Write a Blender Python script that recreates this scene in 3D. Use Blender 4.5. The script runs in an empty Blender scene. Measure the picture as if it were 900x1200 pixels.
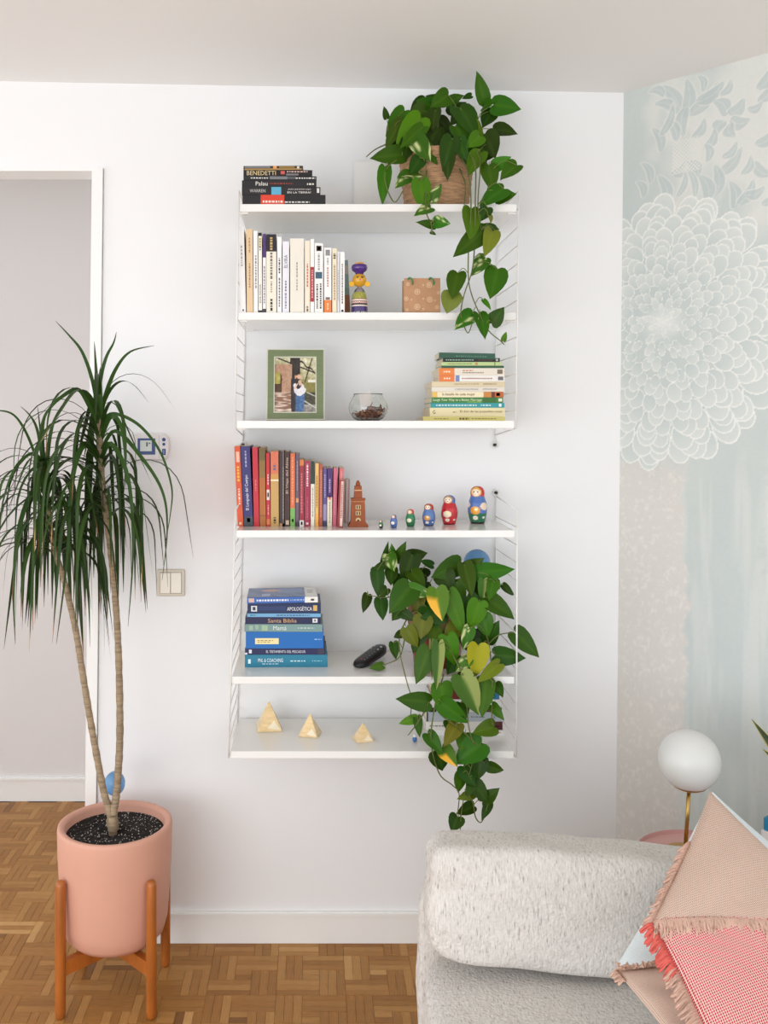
import bpy, bmesh, math, random
import numpy as np
from mathutils import Vector, Matrix
R = random.Random(7)
PI = math.pi
scene = bpy.context.scene
col = scene.collection

# ------------------------------------------------------------------ camera, world, light
FPX, DIST, HORX, HORY, EYE = 1105.0, 2.87, 365.0, 497.0, 1.574
cam_d = bpy.data.cameras.new('camera'); cam = bpy.data.objects.new('camera', cam_d); col.objects.link(cam)
cam.location = (0, -DIST, EYE); cam.rotation_euler = (PI / 2, 0, 0)
cam_d.sensor_fit = 'VERTICAL'; cam_d.sensor_height = 36; cam_d.lens = FPX / 1200 * 36
cam_d.shift_x = (450 - HORX) / 1200; cam_d.shift_y = -(600 - HORY) / 1200
cam_d.clip_start = 0.05
scene.camera = cam
w = bpy.data.worlds.new('daylight'); scene.world = w; w.use_nodes = True
w.node_tree.nodes['Background'].inputs[0].default_value = (0.93, 0.97, 1.02, 1)
w.node_tree.nodes['Background'].inputs[1].default_value = 1.72
def area(name, loc, target, sx, sy, power, color=(1, 1, 1)):
    d = bpy.data.lights.new(name, 'AREA'); d.shape = 'RECTANGLE'; d.size = sx; d.size_y = sy; d.energy = power; d.color = color
    o = bpy.data.objects.new(name, d); col.objects.link(o); o.location = loc
    o.rotation_euler = (Vector(target) - Vector(loc)).to_track_quat('-Z', 'Y').to_euler()
    return o
area('window_light', (-1.9, -4.2, 0.95), (0.1, 0, 0.62), 2.6, 1.8, 44, (0.97, 0.99, 1.0))
vs = scene.view_settings
vs.view_transform = 'Standard'; vs.look = 'None'; vs.exposure = 0.06; vs.gamma = 1.0; vs.use_curve_mapping = False

# ------------------------------------------------------------------ helpers
def S(y): return FPX / (DIST + y)
def P(px, py, y): s = S(y); return Vector(((px - HORX) / s, y, EYE - (py - HORY) / s))
def X(px, y): return (px - HORX) / S(y)
def Zf(py, y): return EYE - (py - HORY) / S(y)
def lin(c):
    c = c / 255.0
    return c / 12.92 if c <= 0.04045 else ((c + 0.055) / 1.055) ** 2.4
def C(r, g, b): return (lin(r), lin(g), lin(b), 1.0)
_m = {}
def mat(name, rgb, rough=0.6, metal=0.0, spec=0.5, bump=0.0, bscale=200.0, var=0.0, vscale=8.0, trans=0.0, ior=1.45, coat=0.0, sss=0.0, stretch=None, coords='Object'):
    if name in _m: return _m[name]
    m = bpy.data.materials.new(name); m.use_nodes = True; nt = m.node_tree; b = nt.nodes['Principled BSDF']
    c = C(*rgb); b.inputs['Base Color'].default_value = c
    b.inputs['Roughness'].default_value = rough; b.inputs['Metallic'].default_value = metal
    b.inputs['Specular IOR Level'].default_value = spec
    b.inputs['Transmission Weight'].default_value = trans; b.inputs['IOR'].default_value = ior
    b.inputs['Coat Weight'].default_value = coat; b.inputs['Coat Roughness'].default_value = 0.12
    if sss: b.inputs['Subsurface Weight'].default_value = sss; b.inputs['Subsurface Radius'].default_value = (0.02, 0.014, 0.006)
    if bump or var:
        tc = nt.nodes.new('ShaderNodeTexCoord'); mp = nt.nodes.new('ShaderNodeMapping')
        nt.links.new(tc.outputs[coords], mp.inputs[0])
        if stretch: mp.inputs['Scale'].default_value = stretch
        if var:
            n = nt.nodes.new('ShaderNodeTexNoise'); n.inputs['Scale'].default_value = vscale; n.inputs['Detail'].default_value = 4
            nt.links.new(mp.outputs[0], n.inputs['Vector'])
            r = nt.nodes.new('ShaderNodeValToRGB'); r.color_ramp.elements[0].position = 0.3; r.color_ramp.elements[1].position = 0.7
            r.color_ramp.elements[0].color = tuple(v * (1 - var) for v in c[:3]) + (1,)
            r.color_ramp.elements[1].color = tuple(min(1, v * (1 + var)) for v in c[:3]) + (1,)
            nt.links.new(n.outputs['Fac'], r.inputs[0]); nt.links.new(r.outputs[0], b.inputs['Base Color'])
        if bump:
            n2 = nt.nodes.new('ShaderNodeTexNoise'); n2.inputs['Scale'].default_value = bscale; n2.inputs['Detail'].default_value = 3
            nt.links.new(mp.outputs[0], n2.inputs['Vector'])
            bp = nt.nodes.new('ShaderNodeBump'); bp.inputs['Strength'].default_value = bump; bp.inputs['Distance'].default_value = 0.004
            nt.links.new(n2.outputs['Fac'], bp.inputs['Height']); nt.links.new(bp.outputs[0], b.inputs['Normal'])
    _m[name] = m
    return m
def cmat(rgb, rough=0.5):            # plain printed / painted surface
    return mat('print_%d_%d_%d_%d' % (*rgb, int(rough * 100)), rgb, rough, bump=0.03, bscale=300)
def attr_mat(name, rough=0.45, bump=0.0, bscale=300, coat=0.0):
    if name in _m: return _m[name]
    m = mat(name, (200, 200, 200), rough, coat=coat, bump=bump, bscale=bscale); nt = m.node_tree
    a = nt.nodes.new('ShaderNodeAttribute'); a.attribute_name = 'Col'
    nt.links.new(a.outputs['Color'], nt.nodes['Principled BSDF'].inputs['Base Color'])
    return m
def empty(name, loc, label=None, cat=None, group=None):
    o = bpy.data.objects.new(name, None); col.objects.link(o); o.location = loc; o.empty_display_size = 0.02
    tag(o, label, cat, group); return o
def tag(o, label=None, cat=None, group=None, kind=None):
    if label: o['label'] = label
    if cat: o['category'] = cat
    if group: o['group'] = group
    if kind: o['kind'] = kind
    return o
def root_loc(p):
    v = Vector((0, 0, 0))
    while p is not None: v += Vector(p.location); p = p.parent
    return v
def obj(name, verts, faces, m, parent=None, smooth=False, cols=None, kind=None, org=None, label=None):
    """world-space vertices; origin at the parent (or org)"""
    pl = root_loc(parent) if parent else Vector((0, 0, 0))
    o3 = Vector(org) if org is not None else pl
    me = bpy.data.meshes.new(name)
    me.from_pydata([(v[0] - o3[0], v[1] - o3[1], v[2] - o3[2]) for v in verts], [], faces)
    if isinstance(m, (list, tuple)):
        for q in m: me.materials.append(q)
    else: me.materials.append(m)
    if smooth: me.polygons.foreach_set('use_smooth', [True] * len(me.polygons))
    if cols is not None:
        a = me.color_attributes.new('Col', 'FLOAT_COLOR', 'POINT')
        a.data.foreach_set('color', np.asarray(cols, dtype=np.float32).ravel())
    me.update()
    o = bpy.data.objects.new(name, me); col.objects.link(o)
    o.parent = parent; o.location = o3 - pl
    if kind: o['kind'] = kind
    if label: o['label'] = label
    return o
class MB:
    def __init__(s): s.v = []; s.f = []
    def add(s, vs_, fs):
        n = len(s.v); s.v += [tuple(q) for q in vs_]; s.f += [tuple(i + n for i in f) for f in fs]; return s
    def hexa(s, p):   # 8 points: bottom ring 0-3, top ring 4-7
        return s.add(p, [(0, 3, 2, 1), (4, 5, 6, 7), (0, 1, 5, 4), (1, 2, 6, 5), (2, 3, 7, 6), (3, 0, 4, 7)])
    def frame(s, O, A, B, Cc):   # parallelepiped
        O, A, B, Cc = map(Vector, (O, A, B, Cc))
        return s.hexa([O, O + A, O + A + B, O + B, O + Cc, O + A + Cc, O + A + B + Cc, O + B + Cc])
    def box(s, x0, x1, y0, y1, z0, z1):
        return s.hexa([(x0, y0, z0), (x1, y0, z0), (x1, y1, z0), (x0, y1, z0), (x0, y0, z1), (x1, y0, z1), (x1, y1, z1), (x0, y1, z1)])
    def bbox(s, x0, x1, y0, y1, z0, z1, bev=0.003, seg=2):
        bm = bmesh.new(); bmesh.ops.create_cube(bm, size=1)
        for v in bm.verts: v.co = Vector(((x0 + x1) / 2 + v.co.x * (x1 - x0), (y0 + y1) / 2 + v.co.y * (y1 - y0), (z0 + z1) / 2 + v.co.z * (z1 - z0)))
        bmesh.ops.bevel(bm, geom=bm.edges[:], offset=bev, segments=seg, affect='EDGES', profile=0.5)
        bm.verts.index_update(); s.add([v.co.copy() for v in bm.verts], [[v.index for v in f.verts] for f in bm.faces]); bm.free(); return s
    def tube(s, pts, rad, seg=8, caps=True):
        pts = [Vector(p) for p in pts]; n = len(pts); vs_ = []; fs = []
        rad = rad if hasattr(rad, '__len__') else [rad] * n
        up = Vector((0.13, 0.31, 0.94)).normalized()
        for i, p in enumerate(pts):
            d = (pts[min(i + 1, n - 1)] - pts[max(i - 1, 0)])
            d = d.normalized() if d.length > 1e-9 else Vector((0, 0, 1))
            u = up if abs(d.dot(up)) < 0.97 else Vector((1, 0, 0))
            a = d.cross(u).normalized(); b = d.cross(a)
            for k in range(seg): t = 2 * PI * k / seg; vs_.append(p + (a * math.cos(t) + b * math.sin(t)) * rad[i])
        for i in range(n - 1):
            for k in range(seg): fs.append((i * seg + k, i * seg + (k + 1) % seg, (i + 1) * seg + (k + 1) % seg, (i + 1) * seg + k))
        if caps: fs.append(tuple(range(seg))[::-1]); fs.append(tuple((n - 1) * seg + k for k in range(seg)))
        return s.add(vs_, fs)
    def lathe(s, c, prof, seg=32, cap0=True, cap1=True):
        c = Vector(c); vs_ = []; fs = []; n = len(prof)
        for r, z in prof:
            for k in range(seg): t = 2 * PI * k / seg; vs_.append((c.x + r * math.cos(t), c.y + r * math.sin(t), c.z + z))
        for i in range(n - 1):
            for k in range(seg): fs.append((i * seg + k, i * seg + (k + 1) % seg, (i + 1) * seg + (k + 1) % seg, (i + 1) * seg + k))
        if cap0: fs.append(tuple(range(seg))[::-1])
        if cap1: fs.append(tuple((n - 1) * seg + k for k in range(seg)))
        return s.add(vs_, fs)
    def build(s, name, m, parent=None, smooth=False, **k): return obj(name, s.v, s.f, m, parent, smooth, **k)
def sphere_prof(r, zc, n=12, a0=-90, a1=90, sq=1.0):
    return [(max(r * math.cos(math.radians(a0 + (a1 - a0) * i / n)), 1e-5), zc + sq * r * math.sin(math.radians(a0 + (a1 - a0) * i / n))) for i in range(n + 1)]
def smooth_path(pts, k=5):
    pts = [Vector(p) for p in pts]
    if len(pts) < 3: return pts
    out = []
    for i in range(len(pts) - 1):
        p0, p1, p2, p3 = pts[max(i - 1, 0)], pts[i], pts[i + 1], pts[min(i + 2, len(pts) - 1)]
        for j in range(k):
            t = j / k
            out.append(0.5 * ((2 * p1) + (p2 - p0) * t + (2 * p0 - 5 * p1 + 4 * p2 - p3) * t * t + (3 * p1 - p0 - 3 * p2 + p3) * t ** 3))
    out.append(pts[-1]); return out
_txt = {}
def text_polys(s):
    if s in _txt: return _txt[s]
    cu = bpy.data.curves.new('lettering', 'FONT'); cu.body = s; cu.resolution_u = 2; cu.fill_mode = 'FRONT'
    o = bpy.data.objects.new('lettering', cu); col.objects.link(o)
    dg = bpy.context.evaluated_depsgraph_get(); me = bpy.data.meshes.new_from_object(o.evaluated_get(dg))
    v = [(p.co.x, p.co.y) for p in me.vertices]; f = [tuple(p.vertices) for p in me.polygons]
    bpy.data.objects.remove(o); bpy.data.curves.remove(cu); bpy.data.meshes.remove(me)
    x0 = min(p[0] for p in v); x1 = max(p[0] for p in v); y0 = min(p[1] for p in v); y1 = max(p[1] for p in v)
    v = [((p[0] - x0) / (x1 - x0) - 0.5, (p[1] - y0) / (y1 - y0) - 0.5) for p in v]
    _txt[s] = (v, f); return _txt[s]
def lettering(s, c, right, up, length, height, rgb, parent, name='lettering'):
    v, f = text_polys(s); c = Vector(c); right = Vector(right).normalized(); up = Vector(up).normalized()
    return obj(name, [c + right * (p[0] * length) + up * (p[1] * height) for p in v], f, cmat(rgb), parent)

# ------------------------------------------------------------------ setting
white = mat('wall_paint', (238, 238, 238), 0.85, bump=0.05, bscale=180)
ceilm = mat('ceiling_paint', (238, 237, 235), 0.9, bump=0.04, bscale=120)
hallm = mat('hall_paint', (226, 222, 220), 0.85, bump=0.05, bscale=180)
trimm = mat('trim_gloss', (240, 239, 236), 0.4, bump=0.02, bscale=60)
LEAN = 0.0107
def lx(x, z): return x + LEAN * (z - EYE)
def ceil_z(x): return 2.600 - 0.0186 * x
CX = 0.940                                  # corner
WD = Vector((0.66, -0.751, 0)); WD.normalize()
DL, DR, DT = -1.75, -0.640, Zf(198, 0.0)        # doorway
b = MB()
def slab(b, x0, x1, z0, z1, y0=0.0, y1=0.10, l0=False, l1=False):
    f0 = (lambda z: lx(x0, z)) if l0 else (lambda z: x0); f1 = (lambda z: lx(x1, z)) if l1 else (lambda z: x1)
    t0 = ceil_z(x0) + .01 if z1 is None else z1; t1 = ceil_z(x1) + .01 if z1 is None else z1
    b.hexa([(f0(z0), y0, z0), (f1(z0), y0, z0), (f1(z0), y1, z0), (f0(z0), y1, z0), (f0(t0), y0, t0), (f1(t1), y0, t1), (f1(t1), y1, t1), (f0(t0), y1, t0)])
slab(b, DR, CX, 0, DT, l0=True, l1=True)
slab(b, DL, CX, DT, None, l1=True)
slab(b, -2.9, DL, 0, None)
tag(b.build('wall_back', white), 'plain white wall behind the floating shelves', kind='structure')
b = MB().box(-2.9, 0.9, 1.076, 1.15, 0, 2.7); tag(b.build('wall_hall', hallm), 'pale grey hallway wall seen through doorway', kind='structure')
b = MB()
xs = (-2.9, 2.9)
b.hexa([(x, y, ceil_z(x)) for x, y in ((-2.9, -4.6), (2.9, -4.6), (2.9, 1.15), (-2.9, 1.15))] + [(x, y, ceil_z(x) + 0.1) for x, y in ((-2.9, -4.6), (2.9, -4.6), (2.9, 1.15), (-2.9, 1.15))])
tag(b.build('ceiling', ceilm), 'flat off white ceiling', kind='structure')
# baseboards: skirting with a small stepped top
def skirting(name, x0, x1, y, zt, label):
    b = MB().box(x0, x1, y - 0.012, y, 0.0, zt - 0.014); b.box(x0, x1, y - 0.016, y, zt - 0.012, zt - 0.004); b.box(x0, x1, y - 0.010, y, zt - 0.02, zt)
    return tag(b.build(name, trimm), label, kind='structure')
skirting('baseboard_back', DR - 0.012, CX - 0.018, 0.0, 0.094, 'white skirting board under the shelf wall')
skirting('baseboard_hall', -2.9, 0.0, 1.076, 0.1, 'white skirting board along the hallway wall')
b = MB(); hz = DT
for (x0, x1, y0) in ((DR - 0.034, DR - 0.0015, -0.012),):
    b.hexa([(lx(x0, z) if 1 else 0, y, z) for z in (0.0,) for x0_, y in ()] or
           [(lx(x0, 0), y0, 0), (lx(x1, 0), y0, 0), (lx(x1, 0), 0.11, 0), (lx(x0, 0), 0.11, 0), (lx(x0, hz), y0, hz), (lx(x1, hz), y0, hz), (lx(x1, hz), 0.11, hz), (lx(x0, hz), 0.11, hz)])
tag(b.build('trim_1', trimm), 'narrow white door casing beside the hallway opening', kind='structure')
b = MB().box(DL, lx(DR, DT) - 0.033, 0.0, 0.10, DT - 0.006, DT)
tag(b.build('trim_2', trimm), 'thin white lining strip under the doorway head', kind='structure')

# papered wall at an obtuse angle to the shelf wall
def wall_t(px):
    k = (px - HORX) / FPX
    return (k * DIST - CX) / (WD.x - k * WD.y)
def tz(px, py):
    t = wall_t(px); Y = DIST + WD.y * t
    return t, EYE - (py - HORY) * Y / FPX
def wallpaper(T, Z):
    rs = np.random.RandomState(3)
    def vnoise(sx, sz, seed):
        r = np.random.RandomState(seed); G = r.rand(64, 256)
        a = T * sx; c = Z * sz; i = np.floor(a).astype(int) % 64; j = np.floor(c).astype(int) % 256
        fa = a - np.floor(a); fc = c - np.floor(c); fa = fa * fa * (3 - 2 * fa); fc = fc * fc * (3 - 2 * fc)
        i1 = (i + 1) % 64; j1 = (j + 1) % 256
        return (G[i, j] * (1 - fa) + G[i1, j] * fa) * (1 - fc) + (G[i, j1] * (1 - fa) + G[i1, j1] * fa) * fc
    def fbm(sx, sz, seed): return (vnoise(sx, sz, seed) * .5 + vnoise(sx * 2.1, sz * 2.1, seed + 1) * .3 + vnoise(sx * 4.3, sz * 4.3, seed + 2) * .2)
    col3 = lambda *c: np.array([lin(v) for v in c])
    blue, beige, pale = col3(197, 206, 204), col3(216, 213, 207), col3(226, 226, 220)
    def mix(base, c, m): return base * (1 - m[:, None]) + c[None, :] * m[:, None]
    out = np.tile(blue, (len(T), 1))
    out = mix(out, col3(204, 211, 207), np.clip(fbm(6, 3, 11) * 2 - .6, 0, 1))
    ss = lambda x, a, b_: np.clip((x - a) / (b_ - a), 0, 1)
    # worn beige plaster zone, low on the left
    tb = 0.215 + 0.045 * (fbm(9, 14, 20) - .5) + 0.03 * (fbm(30, 40, 24) - .5)
    zb = EYE - 0.10 - 0.9 * np.clip(T - 0.05, 0, 1) * 0 + 0.16 * (fbm(10, 9, 31) - .5)
    m = ss(-(T - tb), -0.004, 0.012) * ss(-(Z - zb), -.06, .06)
    out = mix(out, beige, m * .95)
    speck = ss(fbm(90, 90, 41), .55, .75); out = mix(out, col3(232, 228, 221), speck * m * .6)
    # pale streaks inside the blue
    st = ss(fbm(22, 2.2, 51), .52, .7) * ss(-(Z - zb), -.05, .1) * (1 - m); out = mix(out, pale, st * .35)
    t2, z2 = tz(898, 600); m2 = ss(T + .05 * (fbm(12, 12, 61) - .5), t2 - .03, t2 + .02) * ss(-(np.abs(Z - z2 + .04)), -.2, -.13); out = mix(out, pale, m2 * .6 * ss(fbm(40, 40, 63), .3, .6))
    # damask on the upper band
    up = ss(Z, EYE + .48, EYE + .56)
    cloud = ss(fbm(7, 5, 71) + (T - .12) * 1.4, .5, .75); out = mix(out, pale, cloud * up * .75)
    _, zc = tz(800, 150)
    def tear(px, py, px2, py2, wd, fill, outl=.8):
        nonlocal out
        a = np.array(tz(px, py)); e = np.array(tz(px2, py2)); d = e - a; L = np.hypot(*d); d /= L
        q0 = (T - a[0]) * d[0] + (Z - a[1]) * d[1]; q1 = -(T - a[0]) * d[1] + (Z - a[1]) * d[0]
        u = np.clip(q0 / L, 0, 1); wv = wd / 430. * np.sqrt(np.clip(u * (1 - u) * 4, 0, 1)) * (1.25 - .6 * u)
        q1 = q1 + .012 * np.sin(u * PI)
        dd = np.abs(q1) - wv; inn = ((q0 > 0) & (q0 < L))
        out = mix(out, fill, ss(-dd, 0, .002) * inn * .75); out = mix(out, pale, ss(-np.abs(dd), -.003, -.0005) * inn * outl)
        out = mix(out, pale, ss(-np.abs(q1), -.0018, 0) * inn * .6)
    dk = col3(190, 201, 200)
    for a in [(795, 135, 770, 100, 9), (799, 138, 800, 92, 9), (803, 135, 838, 96, 9), (800, 125, 798, 160, 9), (788, 130, 762, 122, 7), (812, 120, 845, 95, 9), (790, 165, 775, 140, 7), (808, 162, 822, 138, 7),
              (848, 135, 832, 118, 9), (850, 134, 868, 115, 9), (852, 140, 876, 140, 9), (846, 142, 836, 158, 9), (852, 144, 858, 160, 8), (885, 120, 900, 95, 8), (884, 105, 905, 70, 9), (838, 205, 866, 172, 8), (836, 230, 834, 192, 8),
              (858, 245, 852, 212, 8), (862, 240, 880, 210, 8), (780, 240, 768, 205, 8), (828, 236, 816, 205, 9), (784, 205, 800, 190, 8), (816, 206, 800, 190, 8), (880, 190, 905, 205, 7), (882, 170, 905, 150, 8), (760, 215, 748, 190, 6), (772, 178, 760, 150, 7), (770, 160, 785, 120, 6), (822, 175, 834, 150, 7), (826, 190, 822, 168, 6), (843, 185, 860, 165, 6), (790, 232, 800, 196, 5), (812, 232, 800, 196, 5), (870, 228, 894, 218, 7), (866, 205, 876, 182, 6), (890, 240, 910, 220, 7), (775, 112, 755, 108, 6), (820, 108, 812, 88, 5), (840, 112, 852, 92, 6), (872, 128, 890, 118, 6), (752, 232, 742, 212, 6)]:
        tear(*a, fill=dk)
    # lattice patch
    ta, za = tz(784, 205); tc, zd = tz(818, 158)
    mm = ((T > ta) & (T < tc) & (Z > za) & (Z < zd)).astype(float)
    ln = np.minimum(np.abs(((T + Z) * 90) % 1 - .5), np.abs(((T - Z) * 90) % 1 - .5)); out = mix(out, pale, mm * ss(-ln, -.16, -.06))
    # great dahlia: overlapping petals on a phyllotaxis spiral
    t0, z0 = tz(776, 378); N = 330
    near = (np.hypot(T - t0, Z - z0) < .52)
    idx = np.where(near)[0]; tt = T[idx] - t0; zz = Z[idx] - z0
    tt = tt + .006 * (fbm(14, 14, 81)[idx] - .5); zz = zz + .006 * (fbm(14, 14, 83)[idx] - .5)
    taken = np.zeros(len(idx), bool); oc = out[idx]
    for n in range(1, N):
        r = .0165 * n ** .53; an = n * 2.399963 + .2 * math.sin(n * 1.7); q = math.sin(an)
        ry = 1.12 if q < 0 else .93
        pr = (.010 + .066 * min(1, r / .36)) * (.52 + .05 * math.sin(n * 5.1))
        ct, cz = r * .93 * math.cos(an), r * ry * q
        d0, d1 = math.cos(an), math.sin(an)
        e0 = (tt - ct) * d0 + (zz - cz) * d1; e1 = -(tt - ct) * d1 + (zz - cz) * d0
        el_ = 1.15 + 1.1 * max(0, 1 - r / .13); d = np.hypot(e0 / el_, e1 / .92) / pr
        s_ = (d < 1) & ~taken
        if not s_.any(): continue
        ds = d[s_]; g = np.clip((e0[s_] / pr + 1) / 2, 0, 1)
        tone = .25 + .5 * g + .12 * math.sin(n * 2.3)
        cc = dk[None] * (1 - tone[:, None]) + col3(221, 225, 220)[None] * tone[:, None]
        rim = ss(ds, .86, .96)[:, None]; cc = cc * (1 - rim) + col3(238, 239, 234)[None] * rim
        oc[s_] = cc; taken |= s_
    out[idx] = oc
    core = np.clip(1 - np.hypot((T - t0) / .085, (Z - z0) / .06), 0, 1); out = mix(out, col3(236, 237, 232), core * .8)
    weave = (fbm(160, 160, 91) - .5)[:, None] * .05; out = np.clip(out * (1 + weave), 0, 1)
    return out
def papered_wall():
    ts = np.concatenate([np.arange(0, .56, .0028), np.arange(.56, 2.3, .02)]); zs = np.concatenate([np.arange(0, 1.05, .006), np.arange(1.05, 2.66, .0028)])
    nt_, nz = len(ts), len(zs)
    T, Z = np.meshgrid(ts, zs); T = T.ravel(); Z = Z.ravel()
    V = np.stack([CX + WD.x * T + LEAN * (Z - EYE), WD.y * T, Z], 1)
    cols = np.ones((len(T), 4), np.float32); cols[:, :3] = wallpaper(T, Z)
    ii = (np.arange(nz - 1)[:, None] * nt_ + np.arange(nt_ - 1)[None]).ravel()
    F = np.stack([ii, ii + nt_, ii + nt_ + 1, ii + 1], 1)
    nv = len(V); th = 0.08; nrm = np.array([-WD.y, WD.x, 0])
    me = bpy.data.meshes.new('wall_right')
    # back face slab corners for thickness
    ext = []
    for (t, z) in ((0, 0), (ts[-1], 0), (ts[-1], zs[-1]), (0, zs[-1])):
        p = np.array([CX + WD.x * t + LEAN * (z - EYE), WD.y * t, z]) + nrm * th; ext.append(p)
    V = np.concatenate([V, np.array(ext)]); cols = np.concatenate([cols, np.ones((4, 4), np.float32) * .8])
    c0, c1, c2, c3 = 0, nt_ - 1, nt_ * nz - 1, nt_ * (nz - 1)
    faces = F.tolist() + [[nv, nv + 1, nv + 2, nv + 3], [c1, c2, nv + 2, nv + 1], [c0, nv, nv + 3, c3]]
    me.from_pydata(V.tolist(), [], faces)
    a = me.color_attributes.new('Col', 'FLOAT_COLOR', 'POINT'); a.data.foreach_set('color', cols.ravel())
    me.materials.append(attr_mat('wallpaper_print', .8, bump=.08, bscale=500))
    o = bpy.data.objects.new('wall_right', me); col.objects.link(o)
    tag(o, 'angled wall papered with pale blue damask and one huge dahlia', kind='structure')
papered_wall()

# parquet floor: pinwheels of three-strip blocks, 8 x 8 units per cell
def wood_mat(name, rgb, var):
    m = mat(name, rgb, 0.40, spec=.3, var=var, vscale=9, stretch=(3, 28, 3), bump=.05, bscale=40, coords='Object')
    return m
woods = [wood_mat('oak_%d' % i, c, v) for i, (c, v) in enumerate([((166, 117, 60), .16), ((157, 109, 54), .18), ((174, 126, 68), .16), ((161, 111, 55), .2), ((150, 102, 50), .18), ((180, 132, 74), .15), ((196, 150, 92), .12), ((130, 87, 44), .2)])]
U = 0.0241; CELL = 8 * U; GX, GY = X(250, -0.078), -0.078
strips = []
for i in range(-14, 16):
    for j in range(-7, 26):
        ox, oy = GX + i * CELL, GY - j * CELL      # cell back-left corner, running towards the viewer
        if oy > 1.3 or oy - CELL < -4.6 or ox < -2.9 or ox > 2.9: continue
        for k in range(3):
            strips.append((ox + (k + .5) * U, oy - 2.5 * U, 5, 1))           # upright block
            strips.append((ox + 5.5 * U, oy - (k + .5) * U, 5, 0))           # lying block
            strips.append((ox + (5 + k + .5) * U, oy - 5.5 * U, 5, 1))
            strips.append((ox + 2.5 * U, oy - (5 + k + .5) * U, 5, 0))
        for k in range(2): strips.append((ox + 4 * U, oy - (3 + k + .5) * U, 2, 0))
strips = [s_ for s_ in strips if s_[1] < 1.05]
def inview(s_):
    y = s_[1]
    if y < -0.78: return None
    px = HORX + s_[0] * S(y); py = HORY + EYE * S(y)
    if px < -12 or px > 500 or py > 1212: return None
    if y > 0.0 and s_[0] > -0.66: return None
    if y > -0.02 and s_[0] > -0.63: return None
    return S(y)
vis = sorted([(inview(s_) * (s_[2]), n) for n, s_ in enumerate(strips) if inview(s_)], reverse=True)[:300]
near = set(n for _, n in vis)
fb = MB().box(-2.9, 2.9, -4.6, 1.15, -0.06, -0.010)
floor = tag(fb.build('floor', mat('floor_base', (96, 62, 34), .7, bump=.05)), 'warm oak mosaic parquet floor in a pinwheel basket weave', kind='structure')
smesh = {}
def strip_mesh(n, k):
    if (n, k) in smesh: return smesh[(n, k)]
    q = MB(); a, h = n * U / 2 - .00025, U / 2 - .00025; c = .0006
    q.hexa([(-a, -h, -.010), (a, -h, -.010), (a, h, -.010), (-a, h, -.010), (-a, -h, -c), (a, -h, -c), (a, h, -c), (-a, h, -c)])
    q.f.pop(1); n8 = len(q.v); q.v += [(-a + c, -h + c, 0), (a - c, -h + c, 0), (a - c, h - c, 0), (-a + c, h - c, 0)]
    q.f += [(8, 9, 10, 11), (4, 5, 9, 8), (5, 6, 10, 9), (6, 7, 11, 10), (7, 4, 8, 11)]
    me = bpy.data.meshes.new('parquet_strip'); me.from_pydata(q.v, [], q.f); me.materials.append(woods[k]); smesh[(n, k)] = me; return me
rest = MB(); rmat = []
for n, (x, y, L, vert) in enumerate(strips):
    k = R.choice([0, 0, 1, 1, 2, 3, 3, 0, 1, 2, 4, 5, 5, 6 if R.random() < .5 else 3, 7 if R.random() < .35 else 1])
    dz = R.uniform(-.0004, 0)
    if n in near:
        o = bpy.data.objects.new('parquet_strip', strip_mesh(L, k)); col.objects.link(o); o.parent = floor
        o.location = (x, y, dz); o.rotation_euler = (0, 0, PI / 2 if vert else (PI if R.random() < .5 else 0))
    else:
        a, h = L * U / 2 - .0004, U / 2 - .0004
        if vert: a, h = h, a
        rest.add([(x - a, y - h, dz), (x + a, y - h, dz), (x + a, y + h, dz), (x - a, y + h, dz), (x - a, y - h, dz - .008), (x + a, y - h, dz - .008), (x + a, y + h, dz - .008), (x - a, y + h, dz - .008)],
                 [(0, 1, 2, 3), (0, 4, 5, 1), (1, 5, 6, 2), (2, 6, 7, 3), (3, 7, 4, 0)]); rmat += [k] * 5
ro = rest.build('parquet_strips', woods, floor, kind='stuff'); ro.data.polygons.foreach_set('material_index', rmat)

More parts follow.
